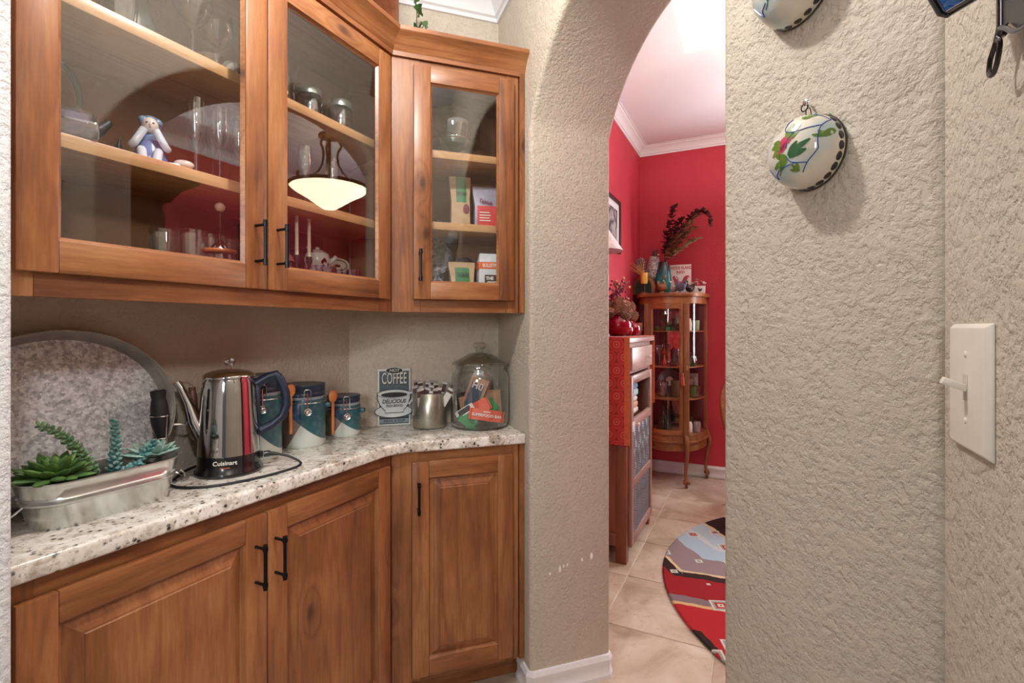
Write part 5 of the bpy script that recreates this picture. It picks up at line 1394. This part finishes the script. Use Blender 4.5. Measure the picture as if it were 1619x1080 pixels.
# table lamp mostly hidden by the jamb
tl = thing('table_lamp', 'white-shaded table lamp on the cupboard near the arch jamb', 'lamp', (-.80, 2.81, TZ))
obj('base', MB().lathe([(0, 0), (.05, 0), (.05, .012), (.02, .02), (.035, .06), (.045, .12), (.03, .19), (.012, .24), (.010, .33), (0, .33)], 24), plain('dark_lamp_ceramic', S(70, 44, 40), .3), tl)
obj('pole', MB().tube([(0, 0, .33), (0, 0, .56)], .004, 8), M['iron'], tl)
obj('shade', MB().lathe([(.125, .49), (.045, .61), (.043, .61), (.123, .49)], 40), plain('white_linen_shade', S(226, 222, 226), .8), tl)
# framed picture on the red wall
pf = thing('framed_picture', 'black and white picture in a dark frame on the red wall', 'picture', (RX0, 3.6, 2.06), mat3=Matrix(((0, 0, 1), (1, 0, 0), (0, 1, 0))))
HW, HH = .245, .20
for (a_, b_, c_, d_) in ((-HW, HW, HH - .03, HH), (-HW, HW, -HH, -HH + .03), (-HW, -HW + .03, -HH + .03, HH - .03), (HW - .03, HW, -HH + .03, HH - .03)):
    obj('frame', MB().box(a_, b_, c_, d_, .001, .022), plain('dark_picture_frame', S(58, 26, 26), .4), pf, bevel=.003)
obj('mat_board', MB().box(-HW + .03, HW - .03, -HH + .03, HH - .03, .001, .010), plain('white_mat', S(220, 218, 216), .7, var=.02), pf)
pm = NT('monochrome_print'); v_ = pm.coord(); n_ = pm.noise(v_, 18, 4, .6); pm.base(pm.ramp(n_, [(.4, S(40, 40, 42)), (.6, S(170, 168, 166))])); pm.set(Roughness=.5)
obj('print', MB().box(-HW + .09, HW - .08, -HH + .08, HH - .08, .009, .0115), pm.m, pf)

# --- bow-front china cabinet
gold = wood('golden_quarter_oak', S(86, 50, 26), S(134, 86, 48), S(168, 116, 68), 'z', knots=0); goldx = wood('golden_oak_rail', S(92, 54, 28), S(140, 90, 50), S(172, 120, 72), 'x', knots=0)
CXc, CYb = -.658, 4.612
ch_ = thing('china_cabinet', 'antique oak china cabinet with curved glass in the red corner', 'china cabinet', (CXc, CYb, 0), 0)
# plan outline (right half), local: x right, y negative toward the room
def plan(off=0.0):
    P = []
    P.append((-.285 - off, 0)); 
    for i in range(9):                                      # left curved side
        s = i / 8; a = s * PI / 2
        P.append((-.285 - off + (.145) * (1 - math.cos(a)) , -.385 * math.sin(a) - off * math.sin(a)))
    for i in range(1, 8):                                   # bowed door
        s = i / 8; x = -.14 + .28 * s
        P.append((x, -.385 - off - .055 * math.sin(PI * s)))
    for i in range(9):
        s = 1 - i / 8; a = s * PI / 2
        P.append((.285 + off - .145 * (1 - math.cos(a)), -.385 * math.sin(a) - off * math.sin(a)))
    P.append((.285 + off, 0))
    return P
obj('top', MB().prism(plan(.02), 1.545, 1.575), goldx, ch_, bevel=.004)
obj('cornice_rail', MB().prism(plan(0), 1.49, 1.5445), goldx, ch_)
obj('base_rail', MB().prism(plan(.002), .38, .425), goldx, ch_)
obj('bead_rail', MB().prism(plan(.014), .362, .3795), goldx, ch_, bevel=.005)
obj('apron', MB().prism(plan(0), .295, .3615), goldx, ch_)
obj('back', MB().box(-.28, .28, -.012, -.002, .426, 1.4895), plain('dark_mirror_back', S(60, 36, 38), .15), ch_)
obj('mirror', MB().box(-.10, .10, -.0145, -.0125, .45, 1.46), plain('silvered_mirror', S(210, 200, 200), .05, 1), ch_)
for zz in (.711, .973, 1.267): obj('shelf', MB().prism(plan(-.016), zz - .008, zz), goldx, ch_)
for sx in (-1, 1):
    obj('front_stile', MB().box(sx * .155 - .022, sx * .155 + .022, -.40, -.365, .426, 1.4895), gold, ch_, bevel=.003)
    obj('rear_stile', MB().box(sx * .272 - .016, sx * .272 + .014, -.045, -.001, .426, 1.4895), gold, ch_, bevel=.003)
def gpanel(P, name):
    mb = MB(); n = len(P)
    vs = [(p[0], p[1], .426) for p in P] + [(p[0], p[1], 1.4895) for p in P]
    mb.add(vs, [(i, i + 1, n + i + 1, n + i) for i in range(n - 1)])
    return obj(name, mb, M['pane'], ch_)
PL = plan(-.004)
gpanel(PL[1:10], 'curved_pane'); gpanel(PL[17:26], 'curved_pane')
dP = [(-.128 + .256 * i / 10, -.389 - .055 * math.sin(PI * (.04 + .92 * i / 10))) for i in range(11)]
dd = gpanel(dP, 'door_pane'); dd.name = 'door_pane'
for sx in (-1, 1): obj('door_stile', MB().box(sx * .118 - .014, sx * .118 + .014, -.412, -.392, .427, 1.4885), gold, ch_, bevel=.003)
mb = MB(); mb.prism([(p[0], p[1] - .010) for p in dP] + [(p[0], p[1] + .01) for p in reversed(dP)], 1.445, 1.4885); obj('door_rail', mb, goldx, ch_)
mb = MB(); mb.prism([(p[0], p[1] - .010) for p in dP] + [(p[0], p[1] + .01) for p in reversed(dP)], .427, .465); obj('door_rail', mb, goldx, ch_)
def cab_leg(x, y, dx, dy):
    mb = MB()
    pts = smooth([(x, y, .42), (x + dx * .030, y + dy * .030, .36), (x + dx * .034, y + dy * .034, .30), (x + dx * .012, y + dy * .012, .18), (x + dx * .004, y + dy * .004, .10), (x + dx * .016, y + dy * .016, .065)], 4)
    mb.tube(pts, .02, 10, radii=[.022 - .010 * min(1, i / (len(pts) * .7)) for i in range(len(pts))])
    l = obj('leg', mb, gold, ch_)
    mb = MB()
    for k in (-1, 0, 1): mb.ell((x + dx * .022 + k * .016 * (-dy), y + dy * .022 + k * .016 * dx, .047), (.014, .014, .017), 10, 8)
    mb.ell((x + dx * .014, y + dy * .014, .055), (.024, .024, .018), 12, 8); obj('paw_foot', mb, gold, l)
    mb = MB(); mb.tube([(x + dx * .014, y + dy * .014 - .005, .013), (x + dx * .014, y + dy * .014 + .005, .013)], .013, 14); mb.tube([(x + dx * .014, y + dy * .014, .018), (x + dx * .014, y + dy * .014, .04)], .005, 8); obj('caster', mb, plain('brass_caster', S(120, 92, 60), .35, .8), l)
cab_leg(.150, -.385, .5, -.85); cab_leg(-.150, -.385, -.5, -.85); cab_leg(.268, -.03, .9, -.1); cab_leg(-.262, -.03, .4, -.4)
ts = thing('key_tassel', 'brick-red tassel hanging from the china cabinet door key', 'tassel', (CXc + .128, CYb - .428, .93))
obj('cord', MB().tube([(0, .014, .06), (0, 0, .05), (0, 0, .0)], .002, 6), plain('brown_cord', S(96, 50, 36), .8), ts)
obj('tassel', MB().lathe([(0, .0), (.008, 0), (.012, -.012), (.010, -.018), (.016, -.04), (.020, -.10), (.012, -.104), (0, -.1)], 14, rf=cut(7, .08)), plain('brick_tassel', S(150, 74, 56), .9), ts)
obj('key_plate', MB().box(.030, .044, .018, .022, .02, .06), plain('brass_plate', S(190, 160, 110), .3, .9), ts)

# contents of the china cabinet
def CW(x, y, z): return (CXc + x, CYb + y, z)
clr = lambda r, h: [(0, 0), (r * .7, 0), (r * .9, h * .1), (r, h), (r * .94, h), (r * .8, h * .12), (0, h * .08)]
pp = thing('glass_plate', 'clear scalloped glass plate propped on the top cabinet shelf', 'plate', CW(.0, -.10, 1.36), (R(80), 0, 0)); obj('dish', MB().lathe([(0, 0), (.05, 0), (.095, .012), (.09, .012), (.05, .005), (0, .005)], 48, rf=cut(20, .02)), M['clear'], pp)
lathe_thing('green_glass_dish', 'small green glass dish on the top cabinet shelf near the pine cones', 'dish', CW(-.09, -.26, 1.2675), clr(.035, .04), M['green_glass'], 16)
lathe_thing('green_glass_dish', 'green lidded glass jar at the middle of the top cabinet shelf', 'dish', CW(.01, -.28, 1.2675), [(0, 0), (.03, 0), (.04, .03), (.02, .05), (.006, .055), (.008, .065), (0, .068)], M['green_glass'], 16)
lathe_thing('green_cup', 'pale green cup behind the curved side pane on the top cabinet shelf', 'cup', CW(.20, -.16, 1.2675), clr(.036, .085), plain('jade_glass', S(150, 182, 140), .2), 20)
lathe_thing('white_vase', 'slim white vase beside the pale green cup', 'vase', CW(.165, -.24, 1.2675), [(0, 0), (.015, 0), (.018, .05), (.010, .09), (.012, .10), (0, .1)], M['white'], 16)
lathe_thing('glass_goblet', 'pale footed glass goblet on the second cabinet shelf', 'goblet', CW(-.08, -.22, .9735), [(0, 0), (.03, 0), (.006, .01), (.006, .08), (.03, .11), (.034, .17), (.03, .17), (0, .1)], M['clear'], 20)
lathe_thing('red_bottle', 'small red and gold decanter on the second cabinet shelf', 'decanter', CW(-.035, -.28, .9735), [(0, 0), (.022, 0), (.024, .03), (.010, .055), (.008, .09), (.020, .10), (.022, .115), (.008, .125), (.006, .14), (0, .145)], plain('ruby_gold', S(170, 52, 44), .15, .2), 16)
lathe_thing('red_dish', 'low ruby glass dish beside the red decanter', 'dish', CW(.045, -.27, .9735), clr(.04, .035), redg, 20)
lathe_thing('smoky_bowl', 'smoky glass bowl behind the ruby dish', 'bowl', CW(.06, -.12, .9735), clr(.07, .13), M['grey_glass'], 24)
gt = thing('green_glass_teapot', 'bright green glass teapot behind the curved side pane', 'teapot', CW(.172, -.20, .9735), R(70))
obj('body', MB().lathe([(0, 0), (.03, 0), (.05, .025), (.055, .05), (.045, .08), (.02, .095), (.008, .098), (.012, .112), (0, .118)], 24), M['green_glass'], gt)
obj('spout', MB().tube([(.05, 0, .04), (.07, 0, .055), (.08, 0, .08)], .008, 8), M['green_glass'], gt); obj('handle', MB().tube(smooth([(-.05, 0, .075), (-.075, 0, .06), (-.07, 0, .03), (-.05, 0, .025)]), .005, 8), M['green_glass'], gt)
pp = thing('picture_plate', 'dark plate with a pale bird standing on the third cabinet shelf', 'plate', CW(-.01, -.14, .83), (R(80), 0, 0)); obj('dish', MB().lathe([(0, 0), (.07, 0), (.105, .012), (.10, .012), (.07, .005), (0, .005)], 40), plain('dark_glaze_plate', S(70, 60, 66), .2), pp)
obj('painted_bird', MB().ell((0, 0, .006), (.032, .04, .002), 16, 6), M['white'], pp)
lathe_thing('glass_pitcher', 'clear ribbed glass pitcher on the third cabinet shelf', 'pitcher', CW(-.055, -.26, .7115), clr(.05, .13), M['clear'], 24, rf=cut(12, .04))
lathe_thing('amber_jar', 'olive glass jar on the third cabinet shelf near the door stile', 'jar', CW(.05, -.24, .7115), clr(.036, .14), plain('olive_glass', S(110, 104, 76), .2), 20)
lathe_thing('green_glass_basket', 'green cut-glass basket bowl behind the curved side pane', 'bowl', CW(.183, -.20, .7115), clr(.06, .095), M['green_glass'], 32, rf=cut(12, .08))
ph = thing('small_photo', 'small framed photograph behind the green basket bowl', 'photograph', CW(.165, -.09, .7115), R(8)); obj('frame', MB().box(-.05, .05, -.004, .004, 0, .19), plain('grey_photo_frame', S(150, 146, 146), .4), ph, bevel=.002); obj('print', MB().box(-.04, .04, -.0056, -.0042, .012, .176), pm.m, ph)
lathe_thing('green_bottle', 'dark green bottle vase on the cabinet floor', 'vase', CW(-.05, -.22, .426), [(0, 0), (.04, 0), (.05, .04), (.03, .10), (.012, .16), (.014, .20), (0, .2)], plain('bottle_green', S(40, 62, 44), .15), 20)
lathe_thing('silver_shaker', 'silver-lidded shaker on the cabinet floor by the stile', 'shaker', CW(.16, -.23, .426), [(0, 0), (.026, 0), (.026, .06), (.022, .075), (.014, .085), (0, .088)], M['white'], 20)
lathe_thing('silver_shaker', 'silver-lidded jar next to the shaker on the cabinet floor', 'shaker', CW(.215, -.19, .426), [(0, 0), (.03, 0), (.032, .06), (.026, .085), (0, .09)], silver, 20)

# --- things on top of the china cabinet
CTZ = 1.5755
vs_ = thing('teal_vase', 'tall teal glazed vase of dried stems on the china cabinet', 'vase', CW(-.05, -.21, CTZ))
tg = NT('teal_drip_glaze'); v_ = tg.coord(); sp_ = tg.new('ShaderNodeSeparateXYZ', inp={0: v_}); n_ = tg.noise(v_, 20, 3)
tg.base(tg.ramp(tg.math('ADD', sp_.outputs[2], tg.math('MULTIPLY', n_, .12)), [(.16, S(30, 136, 136)), (.26, S(24, 70, 78)), (.32, S(34, 36, 42))])); tg.set(Roughness=.12)
obj('vase', MB().lathe([(0, 0), (.042, 0), (.050, .02), (.066, .10), (.064, .16), (.048, .23), (.036, .268), (.038, .276), (.034, .276), (.03, .26), (0, .24)], 32), tg.m, vs_)
dry1 = plain('dried_dark_leaf', S(92, 54, 46), .8, var=.35, vs=60); dry2 = plain('dried_brown_leaf', S(146, 102, 70), .8, var=.3, vs=60); dry3 = plain('dried_pale_leaf', S(158, 140, 96), .8, var=.3)
random.seed(31)
plumes = [(.10, .0, .50, dry1, 'plume'), (.16, -.02, .38, dry1, 0), (.30, .0, .40, dry2, 0), (.24, -.03, .34, dry2, 0), (.20, .03, .26, dry2, 0), (.30, -.02, .20, dry3, 0), (.12, .03, .30, dry1, 0), (.36, -.01, .42, dry1, 'droop'), (.27, .02, .30, dry2, 0)]
for (dx, dy, hh, m_, kd_) in plumes:
    top = [(0, 0, .25), (dx * .35, dy * .35, .25 + hh * .5), (dx * .8, dy, .25 + hh * .92), (dx, dy, .25 + hh)]
    if kd_ == 'droop': top = [(0, 0, .25), (dx * .45, dy, .25 + hh * .7), (dx * .8, dy, .25 + hh), (dx * 1.0, dy, .25 + hh * .92), (dx * 1.05, dy, .25 + hh * .68)]
    pts = smooth(top, 8); st_ = obj('dried_stem', MB().tube(pts, .0022, 5), stemm, vs_)
    mb = MB(); nn = 95
    for k in range(nn):
        u = .22 + .78 * k / nn; p = pts[min(len(pts) - 1, int(u * (len(pts) - 1)))]; a = random.uniform(0, 6.28)
        d = Vector((math.cos(a), math.sin(a), random.uniform(.0, .9))); s_ = .060 * (1.1 - .7 * u) * random.uniform(.8, 1.2)
        mb.leaf(p, d, s_ * 1.1, s_ * .42, .002, seg=4, prof=((0, .2), (.4, 1), (1, .1)))
    o = obj('dried_leaves', mb, m_, st_); o['kind'] = 'stuff'
# tin sign
ss = thing('tin_sign', 'cream tin sign with a red rooster leaning on the red wall', 'sign', CW(.075, -.12, CTZ), (R(-6), 0, R(4)))
cream = plain('cream_tin', S(222, 212, 204), .5, var=.04); redp = plain('barn_red_print', S(176, 42, 58), .5)
obj('panel', MB().box(-.088, .088, -.002, .002, 0, .262), cream, ss, bevel=.001)
text('lettering', 'RHODE ISLAND', .036, redp, ss, (0, -.0026, .232), sx=.72, bold=.0008)
text('lettering', 'RED', .030, redp, ss, (0, -.0026, .195), sx=1.1, bold=.0012, space=1.15)
rooster = [(-.066, .150), (-.06, .163), (-.048, .165), (-.040, .155), (-.042, .146), (-.028, .135), (-.010, .118), (.010, .112), (.018, .130), (.028, .152), (.045, .165), (.062, .166), (.074, .155), (.078, .138), (.068, .150), (.058, .150), (.062, .128), (.05, .118), (.04, .098), (.028, .082), (.012, .06), (-.01, .052), (-.032, .062), (-.045, .082), (-.050, .105), (-.054, .125), (-.064, .132), (-.060, .140)]
mb = MB(); mb.prism(rooster, -.0032, -.0022, 'xz'); obj('printed_rooster', mb, redp, ss, smooth=False)
# speckled rooster statue
rw = NT('barred_feather_glaze'); v_ = rw.coord(); n_ = rw.noise(v_, 90, 3, .6, 2); rw.base(rw.ramp(n_, [(.45, S(46, 44, 46)), (.55, S(206, 202, 198))])); rw.set(Roughness=.45)
rs = thing('rooster_statue', 'tall barred black and white rooster statue in the cabinet corner', 'statue', CW(-.19, -.17, CTZ), R(-20))
mb = MB(); mb.tube(smooth([(-.06, 0, .20), (-.02, 0, .165), (.03, 0, .165), (.055, 0, .21), (.058, 0, .27), (.064, 0, .33)], 5), .05, 14, radii=[.02 + .048 * math.sin(PI * (.1 + .62 * (i / 25))) * (1 if i < 12 else 1 - .55 * (i - 12) / 13) for i in range(26)]); obj('body', mb, rw.m, rs)
obj('head', MB().ell((.07, 0, .345), (.026, .022, .028), 14, 10), plain('dark_red_brown_head', S(80, 44, 40), .5), rs)
obj('beak', MB().leaf((.088, 0, .345), (1, 0, -.1), .028, .008, .008), plain('pale_beak', S(214, 196, 160), .4), rs)
mb = MB()
for k in range(5): mb.leaf((.05 + .009 * k, 0, .362), (-.2 + .1 * k, 0, 1), .034, .007, .004, up=(0, 1, 0))
obj('comb', mb, plain('comb_red', S(112, 34, 34), .4), rs)
mb = MB(); mb.leaf((.088, 0, .33), (0, 0, -1), .034, .008, .006); obj('wattle', mb, plain('wattle_cream', S(224, 214, 206), .4), rs)
for k in range(7):
    a = R(60 + 16 * k); obj('tail_feather', MB().tube(smooth([(-.05, 0, .20), (-.05 + .07 * math.cos(a), .01 * (k - 3), .20 + .10 * math.sin(a)), (-.07 + .11 * math.cos(a + .4), .012 * (k - 3), .20 + .13 * math.sin(a + .4) - .01 * k)], 5), .011, 8, radii=[.006 + .008 * math.sin(PI * i / 10) for i in range(11)]), rw.m, rs)
for sy in (-1, 1): obj('leg', MB().tube([(.005, sy * .018, .14), (.010, sy * .018, .05), (.012, sy * .018, .015)], .008, 8), plain('rooster_leg', S(96, 40, 40), .5), rs)
obj('base', MB().lathe([(0, 0), (.06, 0), (.062, .010), (.055, .016), (0, .016)], 24), M['matte_black'], rs)
# arched clock, pitcher, wheat, carved bird, hens, box
ac = thing('arched_wood_ornament', 'arched brown wooden frame with dark green panel behind the yellow pitcher', 'ornament', CW(-.205, -.28, CTZ), R(-8))
def arch_poly(w_, h_, n=14): return [(-w_, 0), (w_, 0)] + [(w_ * math.cos(PI * i / n), h_ - w_ + w_ * math.sin(PI * i / n)) for i in range(n + 1)]
obj('frame', MB().prism(arch_poly(.095, .16), .0, .04, 'xz'), gold, ac, bevel=.003); obj('panel', MB().prism(arch_poly(.07, .135), -.003, .002, 'xz'), plain('dark_green_panel', S(40, 66, 56), .3), ac)
yp = thing('yellow_pitcher', 'yellow ceramic pitcher on a small wooden block', 'pitcher', CW(-.185, -.345, CTZ))
obj('block', MB().lathe([(0, 0), (.034, 0), (.034, .012), (0, .012)], 20), gold, yp); obj('stem', MB().lathe([(0, .012), (.012, .012), (.010, .085), (0, .085)], 14), darkm, yp)
obj('body', MB().lathe([(0, .085), (.022, .085), (.028, .10), (.027, .15), (.030, .178), (.027, .178), (.022, .1), (0, .095)], 24, rf=lambda a: 1 + .12 * math.exp(-((a - PI) / .4) ** 2)), plain('yellow_glaze', S(226, 190, 84), .3), yp)
wh = thing('wheat_bunch', 'fan of dried wheat standing in the yellow pitcher', 'dried wheat', CW(-.185, -.345, CTZ + .12))
random.seed(3); wheat = plain('wheat_straw', S(196, 150, 96), .8)
for k in range(18):
    a = R(95 + random.uniform(-5, 62)); L_ = random.uniform(.10, .17)
    obj('wheat_stalk', MB().tube([(0, 0, 0), (L_ * .5 * math.cos(a), random.uniform(-.01, .01), L_ * .55 * math.sin(a) + .03), (L_ * math.cos(a), random.uniform(-.02, .02), L_ * math.sin(a) + .035)], .002, 5, radii=[.0013, .0028, .0006]), wheat, wh)
def hen(name, label, loc, rot, s, mats, neck=1.0):
    o = thing(name, label, 'figurine', loc, rot); o.scale = (s,) * 3
    obj('body', MB().tube(smooth([(-.06, 0, .085), (-.03, 0, .062), (.01, 0, .055), (.04, 0, .07), (.05, 0, .095 + .02 * neck), (.055, 0, .115 + .035 * neck)], 4), .03, 12, radii=[.006 + .036 * math.sin(PI * min(1, .08 + i / 15 * .62)) * (1 if i < 11 else 1 - .14 * (i - 10)) for i in range(21)]), mats[0], o)
    obj('head', MB().ell((.057, 0, .12 + .038 * neck), (.015, .013, .014), 12, 8), mats[1], o)
    obj('beak', MB().leaf((.068, 0, .118 + .038 * neck), (1, 0, -.2), .014, .004, .004), mats[2], o)
    obj('tail', MB().leaf((-.045, 0, .08), (-.7, 0, .7), .05, .024, .008, up=(0, 1, 0)), mats[0], o)
    obj('comb', MB().leaf((.054, 0, .128 + .038 * neck), (0, 0, 1), .014, .008, .003, up=(0, 1, 0)), mats[2], o)
    obj('base', MB().lathe([(0, 0), (.026, 0), (.024, .012), (.012, .03), (0, .04)], 16), mats[0], o)
brownw = plain('carved_brown_wood', S(142, 88, 54), .5, var=.2, vs=30); greyw = plain('grey_white_glaze', S(150, 148, 144), .5, var=.35, vs=40); bluegrey = plain('blue_grey_glaze', S(104, 114, 140), .25, var=.15); blackh = plain('black_speckled_glaze', S(44, 38, 40), .3, var=.5, vs=60)
hen('wooden_bird', 'carved brown wooden bird in front of the teal vase', CW(-.045, -.335, CTZ), R(70), .86, (brownw, brownw, brownw))
hen('hen_figurine', 'grey and white hen figurine beside the teal vase', CW(.048, -.29, CTZ), R(150), .62, (greyw, M['white'], redp))
hen('guinea_fowl', 'blue-grey guinea fowl figurine in front of the tin sign', CW(.108, -.335, CTZ), R(130), .88, (bluegrey, plain('pale_fowl_head', S(196, 196, 200), .3), M['matte_black']))
hen('hen_figurine', 'round black speckled hen figurine between the fowl and the white box', CW(.172, -.26, CTZ), R(240), .72, (blackh, blackh, M['white']), .35)
wbx = thing('white_flower_box', 'small white box with a hen emblem at the end of the cabinet top', 'box', CW(.225, -.19, CTZ), R(6))
mb = MB(); mb.loft([rr(.055, .036, 0), rr(.058, .038, .062)]); obj('body', mb, plain('white_painted_box', S(222, 220, 216), .5, var=.03), wbx, bevel=.002)
he_ = [(-.016, .040), (-.012, .046), (-.006, .040), (.004, .034), (.012, .042), (.018, .040), (.015, .026), (.006, .016), (-.004, .016), (-.010, .024)]
obj('hen_emblem', MB().prism([(x_ + .014, z_) for (x_, z_) in he_], -.0392, -.0365, 'xz'), M['matte_black'], wbx)
random.seed(9)
fc = [plain('pink_flower', S(222, 110, 130), .7), plain('cream_flower', S(232, 222, 190), .7), plain('rose_flower', S(196, 40, 80), .7), plain('sage_ball', S(150, 150, 130), .8), plain('white_flower', S(236, 226, 224), .7)]
fnames = ['pink', 'cream', 'rose', 'sage green', 'white', 'pink', 'cream', 'white']
for k in range(8):
    o = thing('artificial_flower', fnames[k] + ' artificial flower ' + ['near the left rim', 'at the middle', 'high at the right', 'ball at the top', 'drooping at the right end', 'low in front', 'at the left end', 'at the back right'][k] + ' of the white box', 'flower', CW(.225 + (-.035, -.012, .025, -.01, .05, 0, -.045, .035)[k], -.19 + (0, -.01, 0, 0, -.01, -.03, -.01, .015)[k], CTZ + .064 + (.018, .03, .03, .052, .018, .010, .022, .03)[k]), 0, 'flowers in the white box')
    mb = MB()
    for j in range(7):
        a = 2 * PI * j / 7; mb.leaf((0, 0, -.004), (math.cos(a), math.sin(a), .7), .020, .0085, .004)
    obj('petals', mb, fc[[0, 1, 2, 3, 4, 0, 1, 4][k]], o); obj('centre', MB().ell((0, 0, .005), .007, 10, 8), fc[[1, 0, 4, 3, 1, 4, 3, 0][k]], o)
    obj('stem', MB().tube([(0, 0, -.004), (0, 0, -.03)], .002, 5), ivyg, o)

# --- outlet, chair
ol = thing('wall_outlet', 'white electrical outlet low on the red wall', 'outlet', (-.19, RY1 - .001, .40)); obj('plate', MB().box(-.038, .038, -.006, 0, -.06, .06), M['trim'], ol, bevel=.003)
for zz in (-.024, .024): obj('socket', MB().box(-.017, .017, -.0075, -.006, zz - .014, zz + .014), M['white'], ol, bevel=.002)
dc = thing('dining_chair', 'oak bow-back dining chair just showing past the stucco wall', 'chair', (.08, 3.878, .0145), R(26))
mb = MB(); mb.prism([(-.21, .2), (-.23, .05), (-.22, -.18), (-.15, -.22), (.15, -.22), (.22, -.18), (.23, .05), (.21, .2)], .42, .455); obj('seat', mb, goldx, dc, bevel=.012, seg=3)
obj('backrest', MB().tube(smooth([(-.19, .18, .45), (-.225, .21, .62), (-.215, .24, .80), (-.13, .265, .92), (0, .275, .955), (.13, .265, .92), (.215, .24, .80), (.225, .21, .62), (.19, .18, .45)], 5), .016, 10), goldx, dc)
for k in range(7):
    x_ = -.135 + .045 * k; obj('spindle', MB().tube([(x_ * .9, .185, .45), (x_, .225, .68), (x_ * 1.05, .268, .935 - abs(k - 3) * .018)], .007, 8), gold, dc)
for (sx, sy) in ((-1, -1), (1, -1), (-1, 1), (1, 1)): obj('leg', MB().tube([(sx * .15, sy * .15, .42), (sx * .19, sy * .2, .0)], .018, 10, radii=[.020, .013]), gold, dc)
for sx in (-1, 1): obj('stretcher', MB().tube([(sx * .175, -.178, .18), (sx * .175, .178, .18)], .010, 8), gold, dc)

# --- pendant lamp over the dining table position
pdn = thing('pendant_lamp', 'bronze pendant lamp with a frosted glass bowl reflected in the cabinet door', 'pendant lamp', (.735, 2.78, 0))
bronze = plain('aged_bronze', S(66, 52, 42), .4, .8)
ZR = 2.345
em = NT('lit_frosted_bowl'); em.base(S(240, 226, 196)); em.set(Roughness=.6, Emission_Strength=11); em.b.inputs['Emission Color'].default_value = S(255, 236, 200)
obj('bowl', MB().lathe([(0, ZR - .165), (.05, ZR - .158), (.10, ZR - .125), (.17, ZR - .075), (.25, ZR - .03), (.285, ZR), (.280, ZR), (.24, ZR - .024), (.16, ZR - .068), (0, ZR - .15)], 48), em.m, pdn)
obj('rim_band', MB().lathe([(.281, ZR - .008), (.292, ZR - .006), (.292, ZR + .014), (.281, ZR + .014)], 48), bronze, pdn)
obj('canopy', MB().lathe([(0, 2.72), (.078, 2.72), (.082, 2.735), (.07, 2.75), (0, 2.755)], 32), bronze, pdn)
obj('stem_rod', MB().tube([(0, 0, ZR + .02), (0, 0, 2.73)], .012, 10), bronze, pdn)
obj('chain', MB().tube([(0, 0, 2.75), (0, 0, DC + .215)], .008, 8), bronze, pdn)
for k in range(3):
    a = 2 * PI * k / 3 + .5; ca, sa = math.cos(a), math.sin(a)
    arm = obj('arm', MB().tube([tuple(p) for p in smooth([(.05 * ca, .05 * sa, 2.72), (.085 * ca, .085 * sa, 2.66), (.06 * ca, .06 * sa, 2.60), (.075 * ca, .075 * sa, 2.50), (.15 * ca, .15 * sa, 2.40), (.285 * ca, .285 * sa, ZR + .01)])], .0085, 8), bronze, pdn)
    obj('finial', MB().ell((.295 * ca, .295 * sa, ZR + .028), (.014, .014, .022), 10, 8), bronze, arm)
    obj('bulb', MB().ell((.10 * ca, .10 * sa, ZR - .055), (.022, .022, .03), 12, 8), em.m, pdn)
bl = lamp('pendant_bulb', 'POINT', (0, 0, ZR + .006), 95, (1, .95, .88), .03); bl.parent = pdn

# --- dark hutch seen in the glass reflection
darkh = wood('dark_walnut', S(34, 22, 16), S(56, 38, 26), S(72, 50, 34), 'z', knots=0)
ht = thing('dark_hutch', 'tall dark walnut hutch with a heavy cornice, seen reflected in the glass door', 'hutch', (1.17, 1.165, 0))
obj('lower_body', MB().box(-.46, .46, 0, .46, .06, .88), darkh, ht, bevel=.004); obj('plinth', MB().box(-.45, .45, .01, .44, .0, .06), darkh, ht)
obj('worktop', MB().box(-.48, .48, 0, .48, .881, .91), darkh, ht, bevel=.004); obj('upper_body', MB().box(-.45, .45, 0, .43, .911, 1.95), darkh, ht, bevel=.003)
obj('cornice', MB().loft([[(-.45 - o_, 0, z_), (.45 + o_, 0, z_), (.45 + o_, .43 + o_, z_), (-.45 - o_, .43 + o_, z_)] for (o_, z_) in ((0, 1.951), (.03, 1.975), (.06, 2.03), (.12, 2.07), (.13, 2.10), (.13, 2.12))]), darkh, ht)
for sx in (-1, 1):
    d_ = obj('door', MB().box(sx * .225 - .21, sx * .225 + .21, .43, .45, .95, 1.92), darkh, ht, bevel=.004); obj('knob', MB().ell((sx * .03, .462, 1.4), .012, 10, 8), M['iron'], d_)
    d_ = obj('lower_door', MB().box(sx * .23 - .21, sx * .23 + .21, .46, .48, .12, .82), darkh, ht, bevel=.004); obj('knob', MB().ell((sx * .04, .492, .7), .012, 10, 8), M['iron'], d_)
